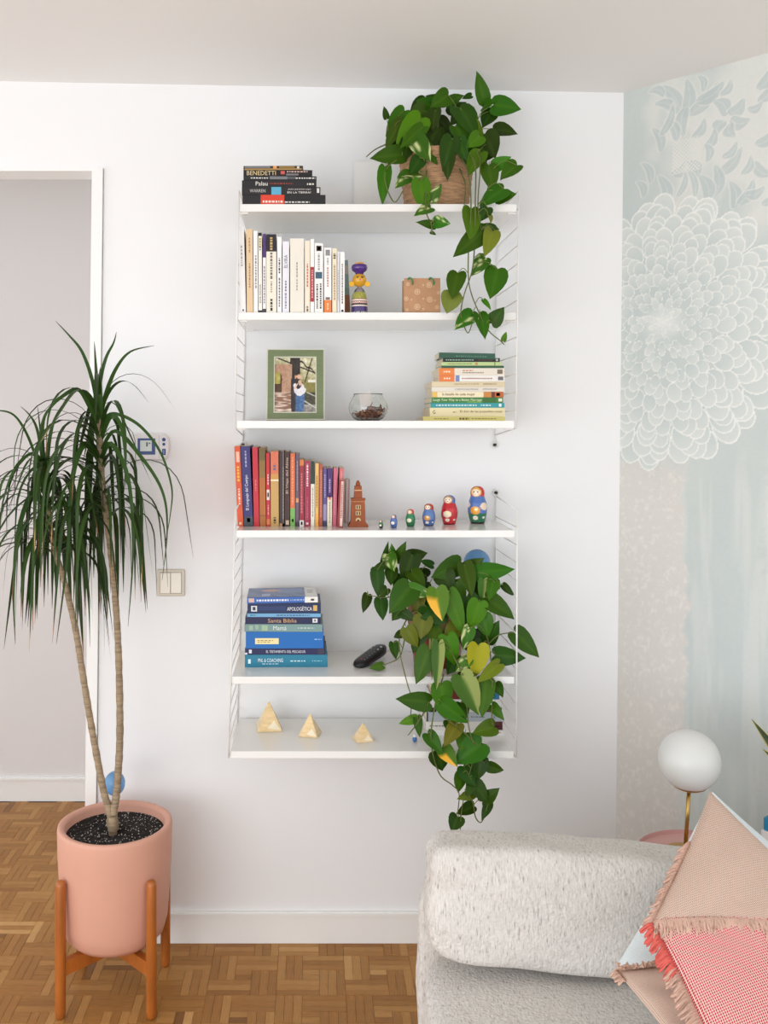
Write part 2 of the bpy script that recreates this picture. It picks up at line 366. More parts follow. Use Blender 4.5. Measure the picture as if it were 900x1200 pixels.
# ------------------------------------------------------------------ wall shelves
SF, SBK = -0.30, -0.012
shelfm = mat('shelf_lacquer', (238, 237, 233), 0.16, coat=.35, bump=.01, bscale=30)
wirem = mat('white_wire', (236, 234, 230), 0.35, bump=.01, bscale=80)
dark = mat('dark_hole', (40, 38, 36), .6, bump=.02)
steel = mat('screw_steel', (150, 148, 145), .3, metal=1, bump=.02)
SH = [(279, 607.5, 239, 248), (278, 606.5, 366, 375), (276, 604.5, 493, 502), (275, 605, 621.5, 630), (270, 604.5, 793, 801.5), (268.5, 604, 880.5, 889)]
SZ = [Zf(s_[2], SF) for s_ in SH]
def shelf_unit(ids, ladL, ladR, ztop, zbot, label, eye_bottom):
    root = empty('wall_shelf_unit', (0.18, -0.15, zbot), label, 'shelf', 'white wire ladder shelf units')
    for i in ids:
        x0, x1 = X(SH[i][0] + 1, SF), X(SH[i][1] - 1, SF); z1, z0 = Zf(SH[i][2], SF), Zf(SH[i][3], SF)
        o = MB().bbox(x0 + .002, x1 - .002, SF, SBK, z0, z1, .0015).build('shelf_board', shelfm, root)
        for sx, xa in ((1, x0), (-1, x1)):
            xe = xa + sx * .002
            MB().bbox(min(xe, xe + sx * .022), max(xe, xe + sx * .022), SF + .012, SF + .020, z0 - .004, z0 + .001, .0006).build('hook_tab', wirem, o)
            MB().bbox(min(xe, xe + sx * .022), max(xe, xe + sx * .022), SBK - .02, SBK - .012, z0 - .004, z0 + .001, .0006).build('hook_tab', wirem, o)
    for side, (pa, pb) in ((-1, ladL), (1, ladR)):
        def xx(z):
            t = (z - zbot) / (ztop - zbot); return X(pb, SF) * (1 - t) + X(pa, SF) * t
        yb = -0.006; r = .0022
        # front rod and back rod, joined by bends at the ends
        if eye_bottom:
            za, zb = zbot + .012, ztop
            pts = [(xx(zb), yb, zb - .03), (xx(zb), SF, zb)]
        fr = MB()
        fr.tube([(xx(zbot), SF - .001, zbot + .003), (xx(ztop), SF - .001, ztop - .003)], r, 8)
        zlo, zhi = (zbot - .045, ztop) if eye_bottom else (zbot, ztop + .02)
        fr.tube([(xx(zbot), yb, zlo), (xx(ztop), yb, zhi)], r, 8)
        if eye_bottom: fr.tube([(xx(zbot), SF - .001, zbot + .003), (xx(zbot), yb, zbot - .02)], r, 8); fr.tube([(xx(ztop), SF - .001, ztop - .003), (xx(ztop), yb, ztop)], r, 8)
        else: fr.tube([(xx(ztop), SF - .001, ztop - .003), (xx(ztop), yb, ztop + .014)], r, 8); fr.tube([(xx(zbot), SF - .001, zbot + .003), (xx(zbot), yb, zbot)], r, 8)
        lad = fr.build('side_ladder', wirem, root, smooth=True)
        nr = int(round((ztop - zbot) / .0485))
        me = None
        for k in range(1, nr):
            z = zbot + (ztop - zbot) * k / nr; x = xx(z) 
            if me is None:
                q = MB().tube([(0, SF + .0012, 0), (0, yb - .0022, 0)], .0019, 6); me = bpy.data.meshes.new('rung'); me.from_pydata([tuple(v) for v in q.v], [], q.f); me.materials.append(wirem)
            o = bpy.data.objects.new('rung', me); col.objects.link(o); o.parent = lad; o.location = Vector((x, 0, z)) - Vector(root.location)
        # eyelets with screws where the ladders meet the wall
        ze = zlo - .004 if eye_bottom else zhi + .004
        xe = xx(zbot if eye_bottom else ztop)
        ring = [(xe + .009 * math.cos(a), yb, ze + .009 * math.sin(a)) for a in [k * PI / 8 for k in range(17)]]
        e = MB().tube(ring, .0022, 6, False).build('eyelet', wirem, lad, smooth=True)
        MB().lathe((0, 0, 0), [(1e-4, 0), (.0045, 0), (.0045, .006), (1e-4, .006)], 12)
        s_ = MB(); s_.tube([(xe, -.0005, ze), (xe, -.008, ze)], .0045, 10); s_.build('screw', dark if 1 else steel, root)
        for zc in (zbot + (ztop - zbot) * .42,):
            pass
    return root
shelf_unit((0, 1, 2), (280, 275.5), (608, 604.5), Zf(222, SF), Zf(503, SF), 'upper white wire ladder shelf unit holding black and white books', True)
shelf_unit((3, 4, 5), (276, 268), (606, 605), Zf(597, SF), Zf(889, SF), 'lower white wire ladder shelf unit holding dolls and stone pyramids', False)

# ------------------------------------------------------------------ books
pagem = mat('book_pages', (222, 208, 184), .9, bump=.3, bscale=600, var=.08, vscale=120, stretch=(1, 1, 6))
pagew = mat('book_pages_white', (232, 228, 220), .9, bump=.3, bscale=600, var=.06, vscale=120, stretch=(1, 1, 6))
READ = {'BENEDETTI', 'Palau', 'WARREN', '\u00bfPARA QUE ESTOY AQUI', 'EN LA TIERRA?', 'ELVIRA', 'la batalla de cada mujer', 'Laugh Your Way to a Better Marriage', 'El don de las peque\u00f1as cosas', 'G', 'JORGE BUCAY', 'DEJAME QUE TE CUENTE', 'CUENTOS PARA PENSAR', 'El Lenguaje del Cuerpo', 'El Viaje del Alma',
        'PNL & COACHING', 'EL TESTAMENTO DEL PESCADOR', 'Santa Biblia', 'Mam\u00e1', 'APOLOG\u00c9TICA', 'EVA NOVA', 'Dr'}      # spines the photograph lets one read
def book(O, A, B, D, rgb, label, group, bands=(), texts=(), hard=False, read=1, rough=.42, pages=pagem, name='book', marks=()):
    """O spine corner; A thickness vector; B spine-length vector; D depth vector (away from the viewer)"""
    O, A, B, D = map(Vector, (O, A, B, D)); la, lb, ld = A.length, B.length, D.length
    a, bb, d = A / la, B / lb, D / ld; nf = -d
    root = empty(name, O, label, 'book' if name == 'book' else 'card', group)
    c = min(.0022 if hard else .0010, la * .16); ov = .003 if hard else .0002
    m = cmat(rgb, rough)
    q = MB(); q.frame(O, A, B, d * c)
    q.frame(O + d * c, a * c, B, D - d * c); q.frame(O + d * c + a * (la - c), a * c, B, D - d * c)
    cover = q.build('cover', m, root)
    MB().frame(O + a * c + d * c + bb * ov, a * (la - 2 * c), bb * (lb - 2 * ov), D - d * (c + ov)).build('pages', pages, root)
    for bd in bands:
        b0, b1, brgb = bd[:3]; a0, a1 = bd[3:5] if len(bd) > 3 else (0.0, 1.0)
        MB().frame(O + bb * (b0 * lb) + a * (a0 * la) + nf * .0005, a * ((a1 - a0) * la), bb * ((b1 - b0) * lb), d * .0006).build('spine_band', cmat(brgb, rough), cover)
    for t in texts:
        s_, bc, bl, ah, trgb = t[:5]; ac = t[5] if len(t) > 5 else .5
        if s_ not in READ: marks = list(marks) + [(bc - bl / 2, bc + bl / 2, ac, ah * .62, trgb)]; continue
        if read == 1: right, up = bb, a                   # lying book, or standing read along +B with A up
        elif read == 2: right, up = bb, -a                # standing, bottom to top
        else: right, up = -bb, a                          # standing, top to bottom
        lettering(s_, O + bb * (bc * lb) + a * (ac * la) + nf * .0009, right, up, bl * lb, ah * la, trgb, cover)
    for mk in marks:                                       # unreadable small print: rows of word-length dashes
        b0, b1, ac, ah, mrgb = mk; q = MB(); t = b0; rr = random.Random(int(b0 * 1000) + int(ac * 77) + len(label))
        while t < b1:
            L = rr.uniform(.012, .04)
            q.frame(O + bb * (t * lb) + a * ((ac - ah / 2) * la) + nf * .0009, a * (ah * la), bb * (min(L, b1 - t) * lb), d * .0004); t += L + .012
        q.build('small_print', cmat(mrgb), cover)
    return root
def stack(i, yf, rows, group, depth=.15):
    """rows bottom to top: (x0,x1,ytop_px,ybot_px, depth, yaw, rgb, label, kw)"""
    z = SZ[i] + .0002
    for (x0, x1, yt, yb, dep, yaw, rgb, label, kw) in rows:
        h = (yb - yt) / S(yf)
        xa, xb = X(x0, yf), X(x1, yf); L = xb - xa; ca, sa = math.cos(yaw), math.sin(yaw)
        tilt = kw.pop('tilt', 0)
        if tilt:
            bx = Vector((ca * math.cos(tilt), sa, math.sin(tilt))); ax = Vector((-math.sin(tilt), 0, math.cos(tilt)))
        else: bx = Vector((ca, sa, 0)); ax = Vector((0, 0, 1))
        dd = Vector((-sa, ca, 0)); fy = kw.pop('fy', 0)
        book(Vector((xa, yf + fy - (sa * L / 2), z)), ax * (h - .0004), bx * L, dd * dep, rgb, label, group, **kw)
        z += h
def upright(i, yf, rows, group):
    for (x0, x1, yt, lean, dep, rgb, label, kw) in rows:
        z = SZ[i] + .0002
        s_ = S(yf); xa, xb = X(x0, yf), X(x1, yf); zt = Zf(yt, yf)
        h = zt - z; le = lean / s_
        bx = Vector((le, 0, h)); bu = bx.normalized(); ax = Vector((bu.z, 0, -bu.x))
        O = Vector((xa, yf, z + (max(0, le) * 0)))
        th = xb - xa - .0008
        if le > 0: O.z += th * bu.x        # keep the low corner on the shelf
        kw.setdefault('read', 2)
        book(O, ax * th, bx, Vector((0, dep, 0)), rgb, label, group, **kw)
W_, K_, GY_ = (240, 238, 232), (28, 26, 27), (120, 118, 116)
# top shelf: black stack
stack(0, -.292, [
    (284, 381.5, 226.5, 238, .15, 0, K_, 'thick black book with a red spine block at the base of its stack', dict(hard=True, bands=[(.22, .505, (214, 64, 40))], texts=[('', .365, .24, .34, (240, 220, 205), .3), ('', .66, .30, .22, (215, 212, 205), .25)])),
    (283.5, 375.5, 217.3, 226.5, .15, .01, (33, 30, 31), 'black book with a light blue square on its spine in the black stack', dict(texts=[('WARREN', .2, .2, .42, (190, 188, 184)), ('\u00bfPARA QUE ESTOY AQUI', .73, .29, .25, (215, 212, 208), .68), ('EN LA TIERRA?', .73, .30, .25, (235, 232, 228), .3)], bands=[(.375, .50, (92, 168, 200)), (.955, .985, (225, 220, 212), .25, .85)])),
    (283.5, 370.8, 209.3, 217.3, .14, -.01, (30, 29, 31), 'black book lettered in white then dull red in the black stack', dict(texts=[('Palau', .265, .16, .6, (235, 230, 220)), ('', .53, .31, .3, (150, 60, 48)), ('', .92, .09, .4, (225, 222, 215), .4)])),
    (285.3, 371, 204.6, 209.3, .14, .015, (36, 36, 38), 'thin black book with a silver middle on its spine', dict(bands=[(.36, .6, (120, 122, 126), .2, .95), (.6, .72, (80, 80, 84), .2, .95)], texts=[('', .22, .24, .45, (225, 225, 222)), ('', .85, .27, .45, (232, 230, 226))])),
    (285.3, 366, 197.5, 204.6, .14, 0, (25, 22, 22), 'black book with big cream capitals and a red dot on its spine', dict(texts=[('BENEDETTI', .26, .42, .72, (222, 200, 150)), ('', .78, .3, .3, (215, 180, 170), .72)], bands=[(.54, .60, (205, 84, 80), .3, .85), (.62, .8, (118, 114, 114), .1, .42)])),
    (285.3, 355, 192.5, 197.5, .13, -.02, (52, 44, 38), 'slim dark book with a gold edged spine topping the black stack', dict(bands=[(.02, .98, (166, 132, 78), .0, .38), (.02, .45, (120, 122, 128), .5, .9), (.5, .56, (228, 160, 90), .3, 1), (.9, .94, (220, 215, 200), .3, .9), (.6, .86, (150, 120, 60), .5, .9)])),
], 'black books stacked on the top shelf')
# second shelf: pale books
g2 = 'pale books standing on the second shelf'
upright(1, -.288, [
    (281.5, 288.6, 267.6, -2.5, .14, (236, 234, 232), 'blank white book leaning against the left wire ladder', dict(marks=[(.55, .8, .5, .25, (170, 168, 166))], bands=[(.02, .04, K_, .4, .65)])),
    (289.2, 297, 268.6, -.8, .15, (226, 196, 156), 'tan paperback among the white books on the second shelf', dict(marks=[(.3, .6, .5, .16, (150, 120, 90)), (.72, .9, .5, .16, (170, 130, 95))])),
    (297.4, 302.6, 270.6, -.6, .14, (241, 240, 238), 'slim white book between the tan paperback and a black-topped spine', dict(marks=[(.3, .7, .55, .3, (130, 130, 135))])),
    (303, 307.5, 272.8, -.4, .14, (238, 234, 222), 'slim white book with a plain black top end', dict(bands=[(.96, 1, K_), (.0, .03, K_), (.82, .94, (232, 220, 178))], marks=[(.78, .93, .5, .3, (90, 80, 70))], texts=[('EVA NOVA', .24, .23, .5, (90, 90, 92))])),
    (308, 312, 274, 0, .13, (238, 236, 238), 'slim white book with a violet upper spine', dict(bands=[(.70, 1, (74, 50, 108)), (0, .05, (60, 60, 62))], marks=[(.12, .6, .5, .3, (110, 108, 112))])),
    (312.3, 324.2, 274.5, -.2, .15, (236, 230, 212), 'cream book with a large black upper spine and gold title', dict(bands=[(.78, 1, (36, 28, 40))], texts=[('', .88, .16, .4, (206, 178, 112)), ('', .6, .34, .34, (120, 112, 100)), ('', .1, .15, .34, (50, 46, 44))], marks=[(.26, .4, .5, .14, (150, 140, 128))])),
    (324.8, 330.4, 277.6, 0, .15, (244, 243, 241), 'white book with a small bold vertical title beside the black and cream one', dict(texts=[('', .62, .2, .5, (60, 60, 64))], marks=[(.08, .46, .5, .3, (110, 112, 120))])),
    (331, 339, 283, .2, .14, (233, 232, 238), 'pale lavender white book with thin grey capitals', dict(texts=[('ELVIRA', .72, .18, .5, (110, 112, 124)), ('', .38, .16, .34, (120, 120, 132))], marks=[(.06, .28, .5, .25, (150, 150, 160))])),
    (340, 356.4, 279.4, 0, .16, (234, 228, 214), 'thickest cream book standing on the second shelf', dict(marks=[(.48, .68, .5, .07, (140, 130, 120)), (.3, .46, .5, .07, (150, 140, 130))], hard=True)),
    (357.4, 363.4, 282, 0, .14, (238, 226, 204), 'cream book with tiny red lettering beside the thickest one', dict(texts=[('', .52, .32, .4, (196, 100, 84)), ('', .06, .08, .5, (80, 74, 70))])),
    (363.8, 368.4, 280, 0, .14, (240, 238, 235), 'slim white book with a red middle band', dict(bands=[(.15, .62, (168, 42, 48))], marks=[(.2, .58, .5, .3, (228, 190, 190))])),
    (368.8, 378.8, 284.8, 0, .15, (242, 240, 236), 'white book with a black round emblem and blue picture on its spine', dict(bands=[(.885, .96, (44, 40, 36), .2, .82), (.90, .945, (196, 166, 96), .35, .68), (.49, .585, (62, 92, 110), .1, .9)], texts=[('', .73, .24, .34, (160, 158, 156)), ('', .24, .36, .3, (50, 48, 48), .72), ('', .24, .36, .3, (50, 48, 48), .3)])),
    (379.8, 388.7, 290.4, 0, .14, (242, 241, 238), 'white book with an orange foot and grey square emblem', dict(bands=[(0, .195, (232, 130, 62)), (.2, .24, (120, 112, 108), .2, .8), (.88, .97, (140, 138, 140), .2, .8)], texts=[('', .55, .3, .3, (190, 130, 120))], marks=[(.74, .84, .5, .2, (170, 165, 162)), (.05, .16, .5, .2, (246, 214, 180))])),
    (389.4, 395, 291, 0, .14, (236, 224, 196), 'yellowish cream book with dark flecks near its top', dict(marks=[(.84, .92, .5, .5, (60, 52, 44)), (.2, .75, .5, .3, (176, 140, 110))])),
    (395.4, 398, 294.4, 0, .13, (226, 228, 236), 'thinnest bluish white booklet at the end of the pale row', dict(marks=[(.2, .7, .5, .3, (170, 172, 182))])),
    (398.4, 404.2, 295, 0, .14, (243, 242, 238), 'white book with fine black lettering closing the pale row', dict(texts=[('', .48, .66, .4, (120, 96, 90))], bands=[(.015, .05, K_, .3, .75)])),
], g2)
bk = upright(1, -.20, [(402.5, 411, 305, -3, .01, (132, 154, 148), 'teal and brown picture card leaning behind the painted woman figurine', dict(bands=[(0, .38, (150, 92, 50)), (.38, .5, (120, 140, 130)), (.75, .9, (176, 168, 160))], name='picture_card'))], 'picture cards')

# third shelf: stack on the right
stack(2, -.21, [
    (496, 592, 488, 493, .15, 0, (226, 214, 132), 'long yellow book at the base of the pale and green stack', dict(texts=[('', .5, .12, .7, (120, 100, 50)), ('', .22, .17, .3, (150, 136, 80)), ('', .74, .3, .3, (150, 130, 70))])),
    (503.7, 592, 477.6, 488, .15, .01, (232, 218, 172), 'thick cream book with brown handwritten title in the green stack', dict(texts=[('El don de las peque\u00f1as cosas', .68, .56, .34, (110, 84, 50), .55), ('G', .055, .035, .42, (50, 44, 36)), ('', .33, .05, .14, (120, 100, 70))])),
    (504.6, 591, 472, 477.6, .14, -.01, (52, 150, 156), 'teal paperback in the pale and green stack', dict(texts=[('', .35, .55, .5, (200, 226, 224)), ('', .75, .14, .45, (205, 230, 228))], bands=[(.925, .96, (230, 240, 238), .2, .85)])),
    (505.7, 589.7, 465.5, 472, .16, .012, (66, 128, 60), 'green paperback with white title in the pale and green stack', dict(texts=[('Laugh Your Way to a Better Marriage', .36, .68, .55, (232, 238, 206))], bands=[(.72, .9, (56, 108, 46), 0, 1), (.935, .985, (225, 226, 206), .25, .8), (.5, .7, (112, 160, 70), .0, .3)])),
    (506.6, 590, 459, 465.5, .14, 0, (240, 226, 190), 'cream and orange paperback with bold dark title under the two beige spines', dict(texts=[('la batalla de cada mujer', .37, .46, .62, (92, 66, 50))], bands=[(.0, .07, (232, 186, 92)), (.72, .83, (202, 132, 62)), (.83, .88, (110, 54, 34)), (.88, 1, (192, 98, 44)), (.9, .95, (228, 190, 150), .25, .8)])),
    (506, 591.3, 453.2, 459, .15, -.008, (226, 218, 204), 'pale grey beige book just above the cream and orange paperback', dict(texts=[('CUENTOS PARA PENSAR', .48, .32, .34, (140, 130, 118)), ('JORGE BUCAY', .8, .2, .4, (90, 82, 74))])),
    (506, 591.3, 447, 453.2, .16, .005, (220, 203, 168), 'tan beige book just below the two orange-ended books', dict(texts=[('DEJAME QUE TE CUENTE', .48, .34, .34, (140, 124, 96)), ('JORGE BUCAY', .8, .19, .4, (96, 84, 66))])),
    (514.6, 591.3, 439.7, 447, .14, 0, (238, 234, 228), 'white book with orange end and a blue speck on its spine', dict(bands=[(0, .235, (230, 126, 62)), (.25, .31, (120, 140, 190)), (.9, .98, (110, 106, 106), .2, .8)], texts=[('', .12, .1, .4, (250, 226, 200)), ('', .58, .46, .3, (170, 120, 104))])),
    (514.4, 591.3, 431.2, 439.7, .14, .01, (232, 222, 206), 'cream book with orange end lying on the white orange-ended one', dict(bands=[(0, .235, (230, 132, 62)), (.89, .97, (130, 112, 98), .2, .8)], texts=[('', .12, .1, .34, (250, 226, 200)), ('', .44, .16, .22, (206, 130, 96), .66), ('', .52, .32, .22, (130, 118, 104), .36)])),
    (517.4, 590.5, 428.4, 431.2, .13, -.006, (52, 92, 66), 'thin dark green booklet under the light green paperback', dict()),
    (517.4, 588, 424, 428.4, .13, 0, (190, 208, 146), 'light green paperback near the top of the mixed stack', dict(texts=[('', .3, .4, .4, (140, 160, 96))], bands=[(.56, .6, (206, 140, 84), .2, .8), (.88, .89, (70, 90, 50))])),
    (518.9, 585.8, 419.4, 424, .13, .01, (26, 30, 26), 'black paperback near the top of the mixed stack', dict(texts=[('', .3, .5, .42, (150, 190, 160))], bands=[(.93, .97, (180, 184, 180), .2, .8)], marks=[(.62, .88, .5, .3, (90, 70, 50))])),
    (514.5, 580, 412.5, 419.2, .12, -.03, (36, 84, 62), 'dark green glossy booklet lying tilted on top of the mixed stack', dict(tilt=-.022, rough=.2, marks=[(.3, .85, .4, .2, (80, 130, 104))])),
], 'books stacked on the third shelf')

# fourth shelf: warm coloured row
g4 = 'colourful books standing on the fourth shelf'
upright(3, -.20, [
    (278.5, 285.6, 523, -4, .16, (214, 84, 40), 'orange red book with yellow and white lettering at the end of the colourful row', dict(texts=[('', .37, .2, .5, (236, 206, 190)), ('', .66, .2, .6, (238, 190, 70))], bands=[(.8, .93, (226, 190, 168), .25, .8), (.02, .05, (240, 200, 170), .3, .7)])),
    (286, 297, 523, -4, .16, (52, 46, 108), 'navy book with a white vertical title about body language', dict(texts=[('El Lenguaje del Cuerpo', .42, .44, .42, (235, 235, 240)), ('', .84, .2, .26, (170, 165, 205))], bands=[(0, .12, (66, 70, 76)), (.05, .1, (200, 200, 205), .35, .7)])),
    (297.6, 304.2, 524.4, -2, .15, (194, 40, 56), 'plain red book beside the navy one', dict(marks=[(.45, .6, .5, .25, (226, 120, 120))])),
    (304.6, 312, 525, -1.2, .15, (176, 104, 44), 'brown ochre book with an olive top', dict(bands=[(.84, 1, (110, 92, 46)), (.62, .84, (140, 106, 52)), (.13, .14, (120, 66, 24))])),
    (312.5, 317, 531, -.8, .14, (198, 40, 50), 'slim red book with a white picture patch', dict(bands=[(.36, .5, (226, 214, 204), .1, .9), (.4, .46, (90, 60, 50), .3, .7), (.02, .1, (216, 120, 60))], texts=[('', .64, .14, .5, (240, 206, 200))], marks=[(.16, .3, .5, .25, (236, 170, 160))])),
    (317.4, 327, 529, -.4, .16, (198, 158, 92), 'thick gold book with a coral top and white stripe', dict(bands=[(.70, 1, (214, 116, 84)), (.605, .625, (244, 232, 204)), (.625, .70, (206, 150, 78))], texts=[('', .79, .08, .5, (98, 96, 130)), ('', .08, .08, .45, (60, 46, 30))])),
    (327.4, 333.2, 529, 0, .15, (58, 42, 40), 'brown black book with faint grey spine lettering', dict(bands=[(0, 1, (106, 92, 88), .65, 1), (0, .04, (170, 130, 100))], marks=[(.1, .8, .82, .15, (160, 148, 140))])),
    (333.7, 339.8, 529.2, 0, .15, (66, 42, 40), 'dark brown book with a cream handwritten title', dict(texts=[('El Viaje del Alma', .68, .48, .55, (222, 198, 176))], bands=[(.02, .08, (200, 176, 150), .2, .85)])),
    (340.2, 346, 531.4, .1, .14, (216, 110, 66), 'orange book with a light green foot', dict(bands=[(0, .25, (124, 176, 88)), (.06, .1, (220, 232, 200), .3, .7)], marks=[(.3, .95, .5, .22, (236, 176, 140))])),
    (346.4, 350.6, 532, .2, .14, (104, 86, 104), 'slim mauve grey book with an orange patch', dict(bands=[(.33, .39, (226, 150, 96), .1, .9), (0, .06, (60, 50, 62))], marks=[(.5, .9, .5, .3, (168, 150, 164))])),
    (351, 356.4, 538.6, 0, .14, (160, 40, 56), 'dark red book with orange top and white foot', dict(bands=[(.91, 1, (214, 122, 62)), (0, .09, (232, 226, 222)), (.02, .07, (90, 40, 40), .3, .7)], marks=[(.2, .8, .5, .3, (206, 130, 130))])),
    (356.8, 363.7, 540, .2, .15, (158, 44, 72), 'crimson book with a bold white upper title', dict(texts=[('', .78, .34, .48, (238, 214, 220))], marks=[(.1, .45, .5, .2, (196, 110, 130))], bands=[(.025, .06, (232, 210, 214), .3, .7)])),
    (364.2, 368.8, 540.4, .2, .14, (232, 226, 208), 'white book with a dark green upper spine', dict(bands=[(.65, 1, (42, 56, 46))], marks=[(.15, .6, .5, .25, (150, 140, 126))])),
    (369.2, 373.6, 543, .2, .14, (226, 184, 112), 'slim cream yellow book among the red ones', dict(bands=[(0, .2, (232, 170, 84))], marks=[(.3, .8, .5, .3, (150, 104, 60))])),
    (374, 378.2, 544, .3, .14, (178, 86, 62), 'slim brick coloured book beside the cream yellow one', dict(marks=[(.15, .9, .5, .35, (214, 150, 120))])),
    (378.6, 383, 549, .2, .14, (92, 80, 140), 'slim blue violet book with a pale misty lower spine', dict(bands=[(.1, .38, (150, 142, 178)), (0, .08, (50, 56, 84))], marks=[(.5, .9, .5, .3, (180, 172, 206))])),
    (383.4, 389.4, 548.6, .3, .14, (234, 226, 200), 'cream book with a purple upper spine and pink dot', dict(bands=[(.5, 1, (76, 44, 108)), (.455, .52, (222, 120, 120), .25, .75)], texts=[('', .7, .24, .45, (206, 186, 222))], marks=[(.06, .42, .5, .2, (160, 150, 130))])),
    (389.8, 394.6, 549, 1.2, .14, (206, 104, 128), 'rose pink book near the carved tower', dict(marks=[(.2, .8, .5, .2, (234, 170, 186))])),
    (395, 400.4, 549, 3, .14, (208, 112, 116), 'salmon pink book leaning at the end of the colourful row', dict(marks=[(.65, .95, .5, .2, (236, 180, 180))])),
], g4)
upright(3, -.235, [(395.8, 402.2, 562.4, 1.8, .03, (152, 54, 48), 'small brick red booklet with white title before the salmon pink one', dict(bands=[(.03, .97, (226, 196, 186), .38, .85)], texts=[('', .55, .7, .3, (130, 52, 46), .6)]))], g4)
upright(3, -.10, [(404.5, 409, 562, 1.2, .08, (216, 208, 200), 'small pale booklet hidden between colourful row and carved tower', dict(bands=[(.0, 1, (190, 160, 152), .7, 1)]))], g4)

# fifth shelf: blue stack
stack(4, -.20, [
    (287, 384, 768.8, 783.5, .17, .015, (38, 122, 148), 'thick teal book with white capitals at the base of the blue stack', dict(texts=[('PNL & COACHING', .31, .30, .3, (235, 244, 246), .56), ('', .31, .2, .1, (190, 220, 228), .27), ('', .64, .18, .14, (200, 228, 234), .5), ('', .87, .12, .1, (150, 200, 212), .5)], bands=[(.04, .07, (225, 238, 240), .3, .65)])),
    (287, 381, 761.5, 768.8, .165, -.008, (30, 34, 78), 'navy book with small white capitals between teal and bright blue books', dict(hard=True, texts=[('EL TESTAMENTO DEL PESCADOR', .51, .49, .42, (226, 226, 232))], bands=[(.05, .085, (220, 222, 230), .2, .8), (.91, .99, (56, 54, 70), .1, .95), (0, .03, (220, 222, 228), .0, .3)])),
    (288, 379, 742, 761.5, .16, .004, (24, 104, 178), 'bright blue box-thick book with a cream spine label', dict(hard=True, bands=[(.12, .425, (238, 222, 164), .26, .62)], texts=[('', .93, .09, .1, (150, 190, 226), .55)], marks=[(.15, .36, .48, .05, (150, 130, 90)), (.15, .32, .38, .05, (170, 150, 100))])),
    (286.4, 377.8, 733, 742, .15, -.012, (122, 152, 148), 'sage green book with pale round flowers and cursive title', dict(bands=[(.06, .11, (158, 180, 160), .2, .8), (.14, .18, (150, 176, 156), .3, .9), (.22, .3, (156, 184, 150), .15, .85)], texts=[('Mam\u00e1', .455, .17, .55, (222, 232, 228)), ('', .79, .21, .22, (190, 206, 204))])),
    (287.4, 376, 724.8, 733, .15, .01, (32, 34, 74), 'dark navy book with gold blackletter title in the blue stack', dict(hard=True, texts=[('Santa Biblia', .49, .38, .56, (206, 168, 122))], bands=[(.89, .955, (226, 226, 226), .2, .8), (.91, .935, (70, 70, 80), .35, .65)])),
    (289.6, 376, 720.5, 724.8, .14, -.006, (116, 172, 210), 'thin light blue booklet in the blue stack', dict(marks=[(.4, .85, .5, .3, (70, 100, 140)), (.04, .12, .5, .3, (60, 130, 130))])),
    (290, 376, 708.5, 720.5, .15, .012, (28, 44, 84), 'navy book with bold white capitals and gold emblem', dict(hard=True, texts=[('APOLOG\u00c9TICA', .71, .34, .46, (240, 240, 242))], bands=[(.05, .13, (224, 226, 230), .2, .75), (.07, .11, (60, 70, 110), .3, .65), (.895, .95, (214, 174, 96), .25, .8), (.15, .52, (36, 58, 104), .3, .7)])),
    (289.8, 372.5, 701.5, 708.5, .15, .03, (62, 104, 178), 'blue paperback with a portrait cover and white end tilted atop the blue stack', dict(tilt=.012, fy=-.004, texts=[('', .36, .45, .5, (236, 238, 244)), ('', .71, .2, .25, (190, 206, 232))], bands=[(.815, 1, (234, 232, 226)), (.9, .95, (90, 86, 84), .3, .65), (.02, .1, (214, 180, 170), .2, .9)])),
], 'blue books stacked on the fifth shelf')
# printed cover on the topmost blue book
def grid_print(name, O, Ux, Vy, nx, ny, fn, parent, mname='photo_print', rough=.3):
    O, Ux, Vy = map(Vector, (O, Ux, Vy)); v = []; c = []
    for j in range(ny + 1):
        for i in range(nx + 1):
            v.append(O + Ux * (i / nx) + Vy * (j / ny)); q = fn(i / nx, j / ny); c.append(C(*q))
    f = [(j * (nx + 1) + i, j * (nx + 1) + i + 1, (j + 1) * (nx + 1) + i + 1, (j + 1) * (nx + 1) + i) for j in range(ny) for i in range(nx)]
    return obj(name, v, f, attr_mat(mname, rough), parent, cols=c)
tb_ = [o for o in bpy.data.objects if o.get('label', '').startswith('blue paperback with a portrait')][0]
def cover_fn(u, v):
    if u > .82: return (232, 230, 224) if not (.3 < v < .8 and .86 < u < .95 and (int(v * 30) % 3 == 0)) else (150, 146, 142)
    base = (70, 92, 140) if (u * 7 + v * 3) % 2 < 1.2 else (82, 106, 154)
    if .18 < u < .5 and .55 < v < .85 and abs(v - .7) < .15 * math.sin((u - .18) / .32 * PI): return (196, 150, 136)
    if .42 < u < .8 and .45 < v < .95: return (104, 128, 172)
    if .2 < u < .32 and .1 < v < .35: return (150, 168, 204)
    return base
cv = [o for o in tb_.children if o.name.startswith('cover')][0]
O_ = Vector(tb_.location); L_ = X(372.5, -.2) - X(289.8, -.2); h_ = 7 / S(-.2)
tl = .012; ya = .03
bx_ = Vector((math.cos(ya) * math.cos(tl), math.sin(ya), math.sin(tl))); ax_ = Vector((-math.sin(tl), 0, math.cos(tl))); dd_ = Vector((-math.sin(ya), math.cos(ya), 0))
grid_print('cover_print', O_ + ax_ * (h_ + .0003), bx_ * L_ * .998, dd_ * .149, 60, 24, cover_fn, cv)

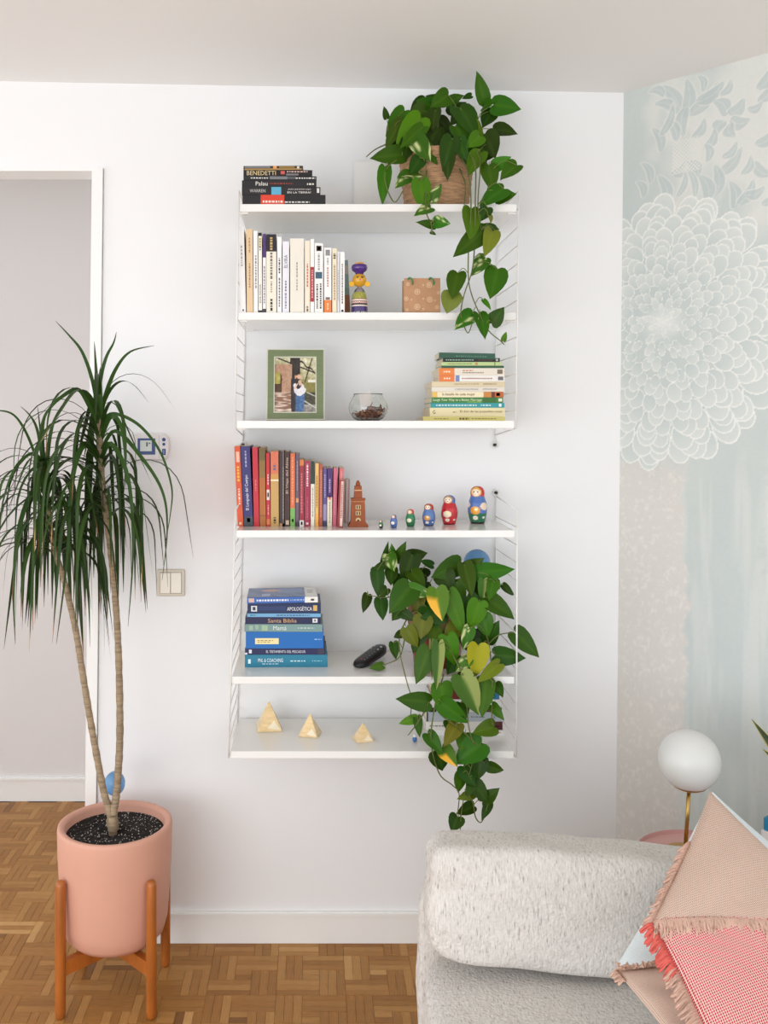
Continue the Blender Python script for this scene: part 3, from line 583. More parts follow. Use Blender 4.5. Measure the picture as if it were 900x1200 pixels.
# sixth shelf: stack behind the trailing plant
stack(5, -.17, [
    (502, 590.5, 862, 868.5, .16, 0, (236, 234, 230), 'white paperback with pink speck at the base of the stack behind vines', dict(bands=[(.9, .96, (206, 110, 110), .45, .6)], pages=pagew)),
    (499, 589, 852, 862, .17, .01, (226, 220, 212), 'pale book with a maroon spine end behind the trailing vines', dict(hard=True, bands=[(.8, 1, (86, 40, 36)), (.9, .96, (225, 215, 205), .3, .6)], pages=pagew, marks=[(.05, .5, .5, .15, (130, 124, 120))])),
    (500, 588, 841, 852, .16, -.01, (176, 182, 188), 'grey book with dark end lettering behind the trailing vines', dict(texts=[('Dr', .89, .06, .4, (70, 74, 80)), ('', .68, .18, .2, (120, 126, 134))], bands=[(0, .02, (60, 60, 60))])),
    (503, 588, 835.5, 841, .15, 0, (214, 208, 198), 'pale book with dark red brown end under the white book', dict(bands=[(.78, 1, (92, 46, 34)), (0, .1, (50, 48, 46))], pages=pagew)),
    (507, 586, 826, 835.5, .15, .01, (228, 226, 222), 'white book lying between grey and red brown spines behind vines', dict(marks=[(.5, .8, .5, .2, (120, 120, 120))], pages=pagew)),
    (508, 585, 816, 826, .15, -.01, (120, 48, 42), 'dark red and blue paperback high in the stack behind vines', dict(bands=[(.78, 1, (48, 112, 150)), (.86, .93, (220, 228, 232), .25, .75), (.6, .78, (206, 202, 196))])),
    (506, 584, 808, 816, .15, .015, (96, 78, 68), 'brown paperback topping the stack behind the trailing vines', dict(bands=[(.3, 1, (214, 208, 200), .45, 1)])),
], 'books stacked on the lowest shelf')

# ------------------------------------------------------------------ small things on the shelves
def painted_lathe(name, c, prof, fn, parent, seg=56, mname='painted_gloss', turn=0.0, rough=.22):
    """fn(u, h): u = angle from the viewer-facing side (-pi..pi), h = 0..1 height"""
    c = Vector(c); pts = []; n = 64
    L = [0]
    for i in range(1, len(prof)): L.append(L[-1] + math.hypot(prof[i][0] - prof[i - 1][0], prof[i][1] - prof[i - 1][1]))
    for k in range(n + 1):
        d = L[-1] * k / n; i = min(max(j for j in range(len(L)) if L[j] <= d + 1e-12), len(prof) - 2)
        t = (d - L[i]) / max(L[i + 1] - L[i], 1e-9); pts.append((prof[i][0] * (1 - t) + prof[i + 1][0] * t, prof[i][1] * (1 - t) + prof[i + 1][1] * t))
    zt = max(p[1] for p in prof); v = []; cs = []
    for r, z in pts:
        for k in range(seg):
            u = -PI + 2 * PI * k / seg; a = -PI / 2 + u + turn
            v.append((c.x + r * math.cos(a), c.y + r * math.sin(a), c.z + z)); cs.append(C(*fn(u, z / zt)))
    f = [(i * seg + k, i * seg + (k + 1) % seg, (i + 1) * seg + (k + 1) % seg, (i + 1) * seg + k) for i in range(n) for k in range(seg)]
    f.append(tuple(range(seg))[::-1]); f.append(tuple(n * seg + k for k in range(seg)))
    return obj(name, v, f, attr_mat(mname, rough, coat=.5), parent, smooth=True, cols=cs)
def ell(u, h, cu, ch, ru, rh): return ((u - cu) / ru) ** 2 + ((h - ch) / rh) ** 2
def doll_fn(body, scarf, skirt, ball, hair, base, daisy=True, sleeves=None):
    def fn(u, h):
        if ell(u, h, 0, .835, .62, .095) < 1:
            if ell(u, h, -.26, .85, .13, .017) < 1 or ell(u, h, .26, .85, .13, .017) < 1: return (52, 38, 36)
            if ell(u, h, 0, .79, .12, .014) < 1: return (190, 52, 48)
            if abs(u) > .3 and ell(u, h, .42 if u > 0 else -.42, .805, .15, .025) < 1: return (240, 190, 172)
            return (244, 226, 202)
        if ell(u, h, 0, .85, .85, .13) < 1: return hair
        if h > .70 + .06 * math.cos(u): return scarf
        if sleeves and (ell(u, h, 1.05, .47, .5, .10) < 1 or ell(u, h, -1.05, .5, .4, .08) < 1): return sleeves
        if ball and ell(u, h, 0, .36, .55, .11) < 1: return ball if ell(u, h, .1, .40, .2, .04) > 1 else (250, 226, 160)
        if daisy:
            e = ell(u, h, 0, .16, .32, .055)
            if e < .12: return (226, 176, 60)
            if e < 1: return (240, 238, 226)
            if ell(u, h, 1.0, .17, .18, .03) < 1: return (238, 234, 224)
        if h < .05: return base
        if h < .28: return skirt
        return body
    return fn
doll_prof = [(1e-4, 0), (.70, 0), (.74, .02), (.86, .14), (.98, .30), (1.0, .42), (.93, .55), (.76, .68), (.70, .74), (.73, .81), (.70, .88), (.56, .945), (.34, .985), (1e-4, 1)]
dolls = [(559.5, 613.2, 569.5, 23, dict(body=(76, 110, 176), scarf=(190, 34, 44), skirt=(36, 112, 78), ball=(230, 158, 44), hair=(226, 176, 66), base=(22, 22, 20), sleeves=(236, 210, 186)), 'largest nesting doll with red scarf and orange ball on the fourth shelf'),
         (526.5, 614.3, 580, 19.5, dict(body=(190, 30, 40), scarf=(80, 112, 172), skirt=(196, 34, 42), ball=(240, 224, 196), hair=(196, 150, 80), base=(140, 22, 30), sleeves=(200, 36, 44)), 'red nesting doll with blue scarf beside the largest doll'),
         (502.5, 616, 590, 15.5, dict(body=(86, 118, 176), scarf=(180, 50, 46), skirt=(70, 100, 160), ball=(216, 150, 70), hair=(150, 90, 50), base=(40, 60, 100)), 'blue nesting doll with red brown scarf, third largest of the row'),
         (481, 616.9, 596.5, 11.5, dict(body=(36, 124, 76), scarf=(196, 60, 52), skirt=(30, 108, 64), ball=(240, 232, 206), hair=(190, 120, 66), base=(20, 80, 48), daisy=False), 'green nesting doll with red scarf and white flower'),
         (461.5, 618.3, 602.8, 8.6, dict(body=(84, 110, 172), scarf=(90, 116, 176), skirt=(70, 96, 160), ball=(238, 232, 220), hair=(190, 130, 70), base=(50, 70, 120), daisy=False), 'small all blue nesting doll with white flower'),
         (446.5, 619.2, 609.3, 5.4, dict(body=(40, 110, 70), scarf=(60, 120, 76), skirt=(34, 60, 44), ball=(236, 234, 224), hair=(190, 130, 80), base=(24, 40, 30), daisy=False), 'tiniest green nesting doll on the fourth shelf')]
for px, pb, pt, wpx, kw, lab in dolls:
    H = EYE - SZ[3]; s_ = (pb - HORY) / H; y = FPX / s_ - DIST
    x = (px - HORX) / s_; h = (pb - pt) / s_; r = wpx / 2 / s_
    root = empty('nesting_doll', (x, y, SZ[3] + .0003), lab, 'doll', 'nesting dolls lined up on the fourth shelf')
    fn = doll_fn(**kw)
    cut = .42
    turn = -.42
    prof = [(a * r, b_ * h) for a, b_ in doll_prof]
    lo = [p for p in prof if p[1] <= h * cut + 1e-9]; hi = [p for p in prof if p[1] >= h * cut - 1e-9]
    painted_lathe('lower_half', root.location, lo, lambda u, t: fn(u, t * cut), root, turn=turn)
    def hi_fn(u, t): return fn(u, t)
    painted_lathe('upper_half', root.location, hi, hi_fn, root, turn=turn)

# woman figurine with a bowl on her head
y = -.262; c = Vector((X(421.2, y), y, SZ[1] + .0003)); u_ = 1 / S(y)
root = empty('woman_figurine', c, 'painted wooden woman figurine with purple bowl on head and yellow earrings', 'figurine')
def body_fn(u, h):
    if h < .06: return (226, 220, 206) if int((u + 4) * 7) % 2 else (52, 34, 84)
    if h < .24: return (62, 36, 104)
    if h < .30: return (230, 214, 198)
    if h < .345: return (58, 30, 40)
    if h < .41: return (232, 222, 206) if int((u + 4) * 9 + (h > .375)) % 2 else (180, 60, 60)
    if h < .445: return (58, 30, 40)
    if h < .50: return (230, 208, 196)
    if h < .53: return (120, 40, 44)
    if h < .76: return (140, 142, 50) if int((u + 4) * 8 + h * 40) % 3 else (186, 182, 96)
    if h < .95 and abs(u) < .7: return (214, 208, 216) if int(h * 42) % 2 else (44, 30, 52)
    return (38, 26, 52)
painted_lathe('dress', c, [(1e-4, 0), (9.6 * u_, 0), (9.8 * u_, 2 * u_), (9.6 * u_, 13 * u_), (8.2 * u_, 22 * u_), (5.4 * u_, 28 * u_), (2.2 * u_, 31.5 * u_), (2 * u_, 33 * u_)], body_fn, root)
def face_fn(u, h):
    if abs(u) > 1.5: return (40, 26, 30)
    if ell(u, h, -.35, .64, .22, .05) < 1 or ell(u, h, .4, .64, .22, .05) < 1: return (48, 40, 30)
    if ell(u, h, -.35, .73, .3, .02) < 1 or ell(u, h, .4, .73, .3, .02) < 1: return (110, 70, 20)
    if ell(u, h, .05, .46, .16, .05) < 1: return (206, 60, 60)
    return (214, 158, 34)
hc = c + Vector((0, 0, 31.5 * u_))
painted_lathe('head', hc, sphere_prof(8.2 * u_, 8 * u_, 20), face_fn, root)
MB().lathe(c, [(1e-4, 46 * u_), (4.5 * u_, 46 * u_), (5 * u_, 48 * u_), (8.6 * u_, 50.5 * u_), (9.6 * u_, 54 * u_), (8.8 * u_, 57 * u_), (7.6 * u_, 57.6 * u_), (6.8 * u_, 56 * u_), (1e-4, 55.5 * u_)], 32).build('head_bowl', mat('purple_lacquer', (72, 32, 120), .18, coat=.6, bump=.01), root, smooth=True)
for dx, dy, rgb in ((-3.4, -1, (226, 176, 120)), (.2, -3, (214, 150, 84)), (3.4, -.5, (222, 172, 116)), (0, 2, (150, 70, 50))):
    MB().lathe(c + Vector((dx * u_, dy * u_, 58 * u_)), sphere_prof(2.6 * u_, 0, 8), 14).build('fruit', cmat(rgb, .4), root, smooth=True)
for sx in (-1, 1):
    q = MB(); e = c + Vector((sx * 9.2 * u_, -.004, 34.5 * u_)); q.tube([e + Vector((0, -.003, 0)), e + Vector((0, .003, 0))], 3.1 * u_, 18)
    eo = q.build('earring', cmat((232, 178, 36), .3), root)
    MB().tube([e + Vector((-sx * 1.4 * u_, .004, 2.5 * u_)), e + Vector((0, .002, 2.2 * u_))], .0008, 6).build('hook', cmat((60, 40, 30)), eo)

# kraft gift bag with green handles
y0 = -.282; x0, x1 = X(473.5, y0), X(516, y0); zt = Zf(326, y0); zb = SZ[1] + .0004; dep = .055
root = empty('gift_bag', ((x0 + x1) / 2, y0 + dep / 2, zb), 'small brown kraft gift bag with pale circle print and green handles', 'gift bag')
kraft = mat('kraft_paper', (186, 142, 106), .8, bump=.1, bscale=150, var=.06, vscale=60)
t_ = .0006; q = MB()
q.box(x0, x1, y0, y0 + t_, zb, zt); q.box(x0, x1, y0 + dep - t_, y0 + dep, zb, zt); q.box(x0, x1, y0 + t_, y0 + dep - t_, zb, zb + t_)
q.build('bag_body', kraft, root)
for xs_, dx in ((x0, .006), (x1, -.006)):
    q = MB(); ym = y0 + dep / 2
    q.hexa([(xs_, y0 + t_, zb + t_), (xs_ + dx * .1, y0 + t_, zb + t_), (xs_ + dx * .1, ym, zb + t_), (xs_, ym, zb + t_), (xs_, y0 + t_, zt), (xs_ + dx * .1, y0 + t_, zt), (xs_ + dx, ym, zt), (xs_ + dx * .9, ym, zt)])
    q.hexa([(xs_, ym, zb + t_), (xs_ + dx * .1, ym, zb + t_), (xs_ + dx * .1, y0 + dep - t_, zb + t_), (xs_, y0 + dep - t_, zb + t_), (xs_ + dx * .9, ym, zt), (xs_ + dx, ym, zt), (xs_ + dx * .1, y0 + dep - t_, zt), (xs_, y0 + dep - t_, zt)])
    q.build('side_gusset', kraft, root)
ringm = cmat((218, 186, 152), .8)
for (px, py, r) in ((489, 342, 3.4), (503, 334, 3.2), (489, 359.5, 3.4), (503.5, 351, 3.3), (476, 350, 2.6), (514, 343, 2), (478, 333, 2.2), (512, 360, 2.4), (477, 363, 1.8), (496, 350, 1.2), (496, 334, 1.2), (496, 362, 1.4), (482, 351, 1.2), (510, 352, 1.1)):
    q = MB(); cc = P(px, py, y0 - .0004)
    for ra, rb in ((r, r * .72), (r * .45, r * .15)):
        n = 18; v = []
        for k in range(n): a = 2 * PI * k / n; v += [cc + Vector((math.cos(a), 0, math.sin(a))) * ra * u_, cc + Vector((math.cos(a), 0, math.sin(a))) * rb * u_]
        v = [p for p in v if True]
        q.add([(min(max(p.x, x0), x1), p.y, min(max(p.z, zb), zt)) for p in v], [(2 * k, 2 * ((k + 1) % n), 2 * ((k + 1) % n) + 1, 2 * k + 1) for k in range(n)])
    q.build('printed_ring', ringm, root)
hm = cmat((52, 132, 78), .4)
for px in (481, 505.5):
    a = P(px - 2.5, 327, y0 - .001); pts = smooth_path([a + Vector((0, 0, -.002)), a + Vector((.0015, -.004, .0025)), a + Vector((.007, -.006, .001)), a + Vector((.011, -.005, -.008)), a + Vector((.0115, -.0012, -.0155))], 5)
    MB().tube(pts, .0022, 8).build('handle', hm, root, smooth=True)

# framed photograph
y0 = -.20; fl = P(311.8, 493, y0); fr = P(380.5, 493, y0); ft = Zf(408, y0 + .03)
fz = SZ[2] + .0003; lean = .045
root = empty('photo_frame', ((fl.x + fr.x) / 2, y0 + .02, fz), 'green wooden photo frame with a white edge holding a couple portrait', 'photo frame')
Wd = fr.x - fl.x; Hh = Zf(407.5, y0 + lean * .8) - fz
fu = Vector((1, .02, 0)).normalized(); fv = Vector((0, lean, Hh)).normalized(); fn_ = fu.cross(fv).normalized()   # fn_ points to the viewer? (x cross z = -y)
FO = Vector((fl.x, y0, fz + .001))
def fbox(q, a0, a1, b0, b1, c0, c1): q.frame(FO + fu * (a0 * Wd) + fv * (b0 * Hh) + fn_ * c0, fu * ((a1 - a0) * Wd), fv * ((b1 - b0) * Hh), fn_ * (c1 - c0))
gm = mat('green_frame_wood', (116, 128, 92), .45, bump=.05, bscale=60, var=.08, vscale=30, stretch=(1, 1, 8)); wm = cmat((214, 214, 196), .5)
def rect_frame(name, o, i, c0, c1, m):
    q = MB(); fbox(q, o[0], o[1], o[2], i[2], c0, c1); fbox(q, o[0], o[1], i[3], o[3], c0, c1); fbox(q, o[0], i[0], i[2], i[3], c0, c1); fbox(q, i[1], o[1], i[2], i[3], c0, c1); return q.build(name, m, root)
rect_frame('outer_edge', (0, 1, 0, 1), (.022, .978, .018, .982), -.012, .004, wm)
rect_frame('moulding', (.022, .978, .018, .982), (.125, .86, .098, .89), -.012, .0065, gm)
rect_frame('inner_edge', (.125, .86, .098, .89), (.142, .843, .112, .876), -.012, .005, wm)
q = MB(); fbox(q, .02, .98, .018, .982, -.015, -.012); q.build('backing', cmat((90, 70, 50)), root)
q = MB(); q.frame(FO + fu * (.42 * Wd) - fn_ * .015 + fv * (.5 * Hh), fu * .02, Vector((0, .055, -.5 * Hh * .97)), Vector((0, .003, 0))); q.build('easel_leg', cmat((70, 54, 40)), root)
rr_ = np.random.RandomState(5); NG = rr_.rand(40, 40)
def vn(u, v, sc):
    a, b_ = u * sc, v * sc; i, j = int(a) % 39, int(b_) % 39; fa, fb_ = a - int(a), b_ - int(b_)
    return (NG[i, j] * (1 - fa) + NG[i + 1, j] * fa) * (1 - fb_) + (NG[i, j + 1] * (1 - fa) + NG[i + 1, j + 1] * fa) * fb_
def mixc(a, b_, t): return tuple(a[k] * (1 - t) + b_[k] * t for k in range(3))
def cap(u, v, a, b_, r0, r1=None):
    r1 = r1 or r0; dx, dy = b_[0] - a[0], b_[1] - a[1]; asp = .74; t = ((u - a[0]) * dx * asp * asp + (v - a[1]) * dy) / (dx * dx * asp * asp + dy * dy + 1e-9); t = min(1, max(0, t))
    return math.hypot((u - a[0] - dx * t) * asp, v - a[1] - dy * t) < r0 + (r1 - r0) * t
def photo_fn(u, v):
    n = vn(u, v, 16); n2 = vn(u + .3, v + .1, 34)
    # figures: the person behind in dark clothes, the one before in a white jumper and jeans
    if ell(u, v, .60, .655, .052, .045) < 1: return (222, 178, 152) if v < .675 else (196, 160, 128)
    if ell(u, v, .505, .665, .05, .045) < 1: return (206, 156, 128) if u > .49 and v < .68 else (70, 50, 42)
    if cap(u, v, (.62, .56), (.63, .52), .03): return (214, 176, 150)
    if cap(u, v, (.64, .54), (.58, .46), .035): return (60, 52, 56)
    if cap(u, v, (.50, .44), (.56, .50), .022) : return (228, 196, 178)
    if ell(u, v, .61, .42, .125, .12) < 1 or cap(u, v, (.50, .50), (.52, .38), .03) or cap(u, v, (.74, .42), (.70, .36), .025): return mixc((238, 234, 236), (200, 196, 204), n2 * .6)
    if cap(u, v, (.58, .31), (.57, .03), .045, .038) or cap(u, v, (.68, .31), (.66, .03), .042, .036): return mixc((96, 132, 176), (56, 84, 130), n2)
    if cap(u, v, (.50, .58), (.46, .40), .075, .05) or cap(u, v, (.46, .36), (.46, .04), .05, .04): return mixc((50, 44, 48), (70, 62, 66), n)
    # stone gateway, tree, foliage, path
    if v < .37:
        if u > .70:
            if abs(v - (.22 - (u - .7) * .45)) < .012 or abs(v - (.37 - (u - .78) * .35)) < .008: return (200, 200, 190)
            return mixc((54, 52, 40), (118, 112, 92), n2 * .7) if v > .14 else mixc((110, 104, 100), (180, 176, 170), n2)
        return mixc((140, 104, 86), (232, 214, 198), max(0, min(1, (vn(u * .5, v * 3.4, 16) - .35) * 2.2)))
    if u < .42 and v < .88:
        if ell(u, v, .08, .60, .10, .15) < 1 or (u < .17 and v < .6): return mixc((150, 142, 66), (206, 190, 110), n) if v > .52 and u < .14 else mixc((60, 44, 36), (96, 70, 54), n)
        return mixc((166, 126, 102), (196, 160, 134), n2)
    if .38 < u < .62: return mixc((38, 36, 36), (66, 60, 56), n)
    if v > .55:
        if abs((v - .95) + (u - .6) * .55 - .02 * math.sin(u * 30)) < .018 or abs(v - .78 + (u - .8) * .3) < .014 or abs((u - .86) - (v - .85) * .4) < .014: return (52, 42, 34)
        if v < .60: return (226, 226, 210) if u > .82 else (150, 140, 90)
        return mixc((128, 118, 66), (232, 230, 204), max(0, min(1, (n * .6 + n2 * .5 + (v - .75))))) 
    return mixc((120, 116, 60), (150, 140, 84), n)
grid_print('photograph', FO + fu * (.142 * Wd) + fv * (.112 * Hh) - fn_ * .0005, fu * (.701 * Wd), fv * (.764 * Hh), 84, 116, photo_fn, root, rough=.25)

# glass bowl of dried petals
y = -.20; k = 1 / S(y); c = Vector((X(431.5, y), y, SZ[2] + .0004))
glass = mat('clear_glass', (250, 252, 250), .02, trans=1.0, ior=1.45, bump=0)
root = empty('glass_bowl', c, 'small round clear glass bowl on the third shelf', 'bowl')
outer = [(1e-4, 0), (13 * k, 0), (17 * k, 2 * k), (22 * k, 9 * k), (23.3 * k, 15 * k), (22 * k, 21 * k), (18.5 * k, 27 * k), (17 * k, 30 * k), (17.4 * k, 31.5 * k)]
inner = [(r - 1.0 * k, z + (1.2 * k if z < 3 * k else 0)) for r, z in outer[1:]]; inner[0] = (12 * k, 1.6 * k)
MB().lathe(c, outer + inner[::-1] + [(1e-4, 1.6 * k)], 48, False, False).build('bowl_wall', glass, root, smooth=True)
q = [MB(), MB(), MB()]
for n in range(520):
    a = R.uniform(0, 2 * PI); zz = R.uniform(2.6, 17) * k; rm = 19.5 * k if zz > 8 * k else (12 + zz / k * .75) * k
    if a < 0: pass
    rr = rm * math.sqrt(R.random()) * .96
    if zz > 11 * k and math.cos(a) < -.1: continue
    p = c + Vector((rr * math.cos(a), rr * math.sin(a), zz)); sz = R.uniform(2.2, 4.4) * k
    ax = Vector((R.uniform(-1, 1), R.uniform(-1, 1), R.uniform(-.6, .6))).normalized(); bx = ax.cross(Vector((R.uniform(-1, 1), .3, 1))).normalized(); nx = ax.cross(bx)
    v = [p, p + ax * sz * .5 + bx * sz * .6 + nx * sz * .2, p + ax * sz * 1.2 + nx * sz * .45, p + ax * sz * .5 - bx * sz * .6 + nx * sz * .2]
    for vi, pp in enumerate(v):
        d = pp - c; rad = math.hypot(d.x, d.y); lim = 20 * k
        if rad > lim: pp.x = c.x + d.x * lim / rad; pp.y = c.y + d.y * lim / rad
        pp.z = max(pp.z, c.z + 2.2 * k)
    q[n % 3].add(v + [p_ + nx * .0005 for p_ in v], [(0, 1, 2, 3), (7, 6, 5, 4), (0, 4, 5, 1), (1, 5, 6, 2), (2, 6, 7, 3), (3, 7, 4, 0)])
pot = empty('potpourri', c + Vector((0, 0, 2.2 * k)), 'heap of brown and orange dried petals inside the glass bowl', 'potpourri'); pot['kind'] = 'stuff'
for qq, rgb in zip(q, ((108, 54, 40), (142, 74, 58), (176, 112, 52))): o = qq.build('dried_petals', mat('petal_%d' % rgb[0], rgb, .7, var=.2, vscale=80, bump=.2), pot, kind='stuff')
q = MB(); q.frame(c + Vector((-9 * k, -6 * k, 14 * k)), Vector((13 * k, 2 * k, 5 * k)), Vector((-2 * k, 2 * k, 16 * k)), Vector((.0004, .0008, 0)))
tag(q.build('paper_tag', cmat((236, 226, 222), .8), None, org=c + Vector((-4 * k, -4 * k, 14 * k))), 'white paper tag standing among the petals in the glass bowl', 'tag')

# carved brick tower
y = -.20; k = 1 / S(y); c = Vector((X(419.5, y), y, SZ[3] + .0003)); terr = mat('terracotta_carving', (150, 78, 40), .6, bump=.25, bscale=120, var=.15, vscale=40)
root = empty('tower_ornament', c, 'carved terracotta tower ornament at the end of the colourful books', 'ornament')
def sq(q, w0, z0, w1, z1): q.hexa([c + Vector((sx * w * k, sy * w * k * .8, z * k)) for w, z in ((w0, z0), (w1, z1)) for sx, sy in ((-1, -1), (1, -1), (1, 1), (-1, 1))])
q = MB(); sq(q, 11.5, 0, 11.3, 2.6); sq(q, 10.5, 2.6, 9.2, 5.2); q.build('plinth', terr, root)
q = MB(); sq(q, 8.6, 5.2, 7.6, 31); sq(q, 8.4, 31, 8.4, 33); q.build('shaft', terr, root)
q = MB(); sq(q, 5, 33, 4.6, 42); sq(q, 4.9, 42, 4.9, 43); sq(q, 4.4, 43, 4.2, 47.5); q.build('belfry', terr, root)
MB().lathe(c, [(2.6 * k, 47.5 * k), (2.9 * k, 49.5 * k), (2.2 * k, 51 * k), (1.4 * k, 53 * k), (.3 * k, 54 * k)], 14).build('cap', terr, root, smooth=True)
cream = cmat((206, 178, 128), .7)
for zc in (13.5, 20.5):
    q = MB(); fy = -7.0 * k
    q.box(c.x - 3 * k, c.x + 3 * k, c.y + fy - .0008, c.y + fy + .002, c.z + (zc) * k, c.z + (zc + 5) * k); wo = q.build('window_surround', cream, root)
    for dx in (-1.4, 1.4): MB().box(c.x + (dx - .6) * k, c.x + (dx + .6) * k, c.y + fy - .0013, c.y + fy, c.z + (zc + .6) * k, c.z + (zc + 4.4) * k).build('opening', cmat((52, 30, 22), .8), wo)
q = MB(); pts = [(math.cos(a), math.sin(a)) for a in [PI * i / 10 for i in range(11)]]
q.add([(c.x + 3.2 * k * a, c.y - 7.2 * k, c.z + (7 + 3.8 * b_) * k) for a, b_ in pts] + [(c.x + 3.2 * k * a, c.y - 6.4 * k, c.z + (7 + 3.8 * b_) * k) for a, b_ in pts], [tuple(range(11))] + [(i, i + 1, i + 12, i + 11) for i in range(10)]); ao = q.build('arch', cream, root)
MB().lathe(c + Vector((0, -7.2 * k, 7.6 * k)), sphere_prof(1.1 * k, 0, 6), 10).build('door', cmat((60, 34, 26)), ao)
MB().box(c.x - 4.9 * k, c.x + 4.9 * k, c.y - 4.1 * k, c.y - 3.5 * k, c.z + 41.8 * k, c.z + 43 * k).build('band', cmat((222, 176, 128), .6), root)
MB().box(c.x - 7.8 * k, c.x + 7.8 * k, c.y - 6.9 * k, c.y - 6.2 * k, c.z + 29 * k, c.z + 30 * k).build('band', cmat((190, 130, 80), .6), root)

# remote control on the fifth shelf
pa = Vector((X(417.5, -.215), -.215, SZ[4])); pb = Vector((X(449.5, -.085), -.085, SZ[4])); d = (pb - pa); L = d.length; d.normalize(); sd = Vector((d.y, -d.x, 0))
root = empty('remote_control', (pa + pb) / 2, 'black slim remote control with a red button on the fifth shelf', 'remote control')
nr, ns = 18, 14; v = []; f = []
blk = mat('remote_plastic', (26, 26, 28), .35, bump=.03, bscale=200)
for i in range(nr + 1):
    t = i / nr; e = (1 - abs(2 * t - 1) ** 4) ** .5 if 0 < t < 1 else .02
    wv = .026 * e * (1 - .1 * math.sin(t * PI)); hv = (.010 + .007 * t) * (e ** .6)
    for j in range(ns): a = 2 * PI * j / ns; v.append(pa + d * (t * L) + sd * (wv * math.copysign(abs(math.cos(a)) ** .7, math.cos(a))) + Vector((0, 0, .0158 + .022 * t + hv * math.copysign(abs(math.sin(a)) ** .7, math.sin(a)))))
zmin = min(p.z for p in v); v = [Vector((p.x, p.y, p.z - zmin + SZ[4] + .0003)) for p in v]
for i in range(nr):
    for j in range(ns): f.append((i * ns + j, i * ns + (j + 1) % ns, (i + 1) * ns + (j + 1) % ns, (i + 1) * ns + j))
f += [tuple(range(ns))[::-1], tuple(nr * ns + j for j in range(ns))]
obj('casing', v, f, blk, root, smooth=True)
for i, t in enumerate((.18, .27, .36, .45, .54, .66, .78)):
    for j, o_ in enumerate((-.011, 0, .011)):
        e = (1 - abs(2 * t - 1) ** 4) ** .5; zc = zmin * 0 + SZ[4] + .0158 - (zmin - zmin) + .0  # placed on the top skin below
        ztop = max(p.z for p in v[int(t * nr) * ns:(int(t * nr) + 1) * ns])
        rgb = (190, 60, 56) if (i == 0 and j == 1) else ((200, 200, 200) if i >= 5 and j != 1 else (92, 92, 96))
        cc = pa + d * (t * L) + sd * o_; cc.z = ztop - .0012
        MB().lathe(cc, [(.0030, 0), (.0030, .002), (.0022, .0026), (1e-4, .0026)], 10, True, False).build('button', cmat(rgb, .4), root)

# onyx pyramids on the lowest shelf
onyx = mat('honey_onyx', (236, 208, 158), .22, sss=.35, var=.12, vscale=40, stretch=(1, 1, 3), bump=.03, bscale=60, coat=.3)
for (px, pb_, pt, wp, rot, lab) in ((314.5, 858, 823, 32, .12, 'largest honey coloured stone pyramid on the lowest shelf'), (363.5, 864.5, 837, 25.5, -.25, 'middle sized honey coloured stone pyramid between two others'), (426, 870.5, 848, 22.5, .3, 'smallest honey coloured stone pyramid on the lowest shelf')):
    H = EYE - SZ[5]; s_ = (pb_ - HORY) / H; yf = FPX / s_ - DIST; hw = wp / 2 / s_ * .93; c = Vector(((px - HORX) / s_, yf + hw, SZ[5] + .0003)); hh = (pb_ - pt) / s_ * .93
    root = empty('stone_pyramid', c, lab, 'pyramid', 'stone pyramids on the lowest shelf')
    bm = bmesh.new(); vs_ = [bm.verts.new(c + Vector((hw * (sx * math.cos(rot) - sy * math.sin(rot)), hw * (sx * math.sin(rot) + sy * math.cos(rot)), 0))) for sx, sy in ((-1, -1), (1, -1), (1, 1), (-1, 1))]; tp = bm.verts.new(c + Vector((0, 0, hh)))
    bm.faces.new(vs_[::-1])
    for i in range(4): bm.faces.new((vs_[i], vs_[(i + 1) % 4], tp))
    bmesh.ops.bevel(bm, geom=bm.edges[:], offset=.0012, segments=2, affect='EDGES'); bm.verts.index_update()
    obj('stone', [v_.co.copy() for v_ in bm.verts], [[v_.index for v_ in f_.verts] for f_ in bm.faces], onyx, root); bm.free()
    # pale vein across the front face
    fd = Vector((math.sin(rot), -math.cos(rot), 0)); rt = Vector((math.cos(rot), math.sin(rot), 0))
    def onface(a, t): return c + fd * (hw * (1 - t) + .0004) + rt * (a * hw * (1 - t)) + Vector((0, 0, hh * t))
    obj('vein', [onface(-.2, .12), onface(.55, .36), onface(.62, .30), onface(.9, .06), onface(.35, .08)], [(0, 4, 3, 2, 1)], cmat((246, 232, 204), .25), root)

# white card behind the hanging plant on the top shelf
q = MB(); a = P(414.5, 188.5, -.02); b2 = P(447, 188.5, -.02); root = empty('picture_card', ((a.x + b2.x) / 2, -.02, SZ[0] + .0003), 'plain white canvas card leaning on the wall on the top shelf', 'card')
q.frame((a.x, -.034, SZ[0] + .0003), (b2.x - a.x, 0, 0), (0, .012, .012), (0, .022, a.z - SZ[0])) if 0 else q.bbox(a.x, b2.x, -.026, -.013, SZ[0] + .0003, a.z, .001)
q.build('canvas', mat('canvas_white', (236, 235, 232), .8, bump=.1, bscale=400), root)
MB().box(a.x + .004, b2.x - .004, -.0262, -.0258, SZ[0] + .006, a.z - .006).build('face_panel', mat('canvas_face', (242, 241, 238), .7, bump=.08, bscale=400), root)

# ------------------------------------------------------------------ wall fittings
sc0 = 1 / S(0)
c = P(178, 523, 0); root = empty('thermostat', (c.x, 0, c.z - 15 * sc0), 'white room thermostat with blue framed screen behind the palm leaves', 'thermostat')
q = MB(); a, b2 = P(152, 539, 0), P(199.5, 508, 0)
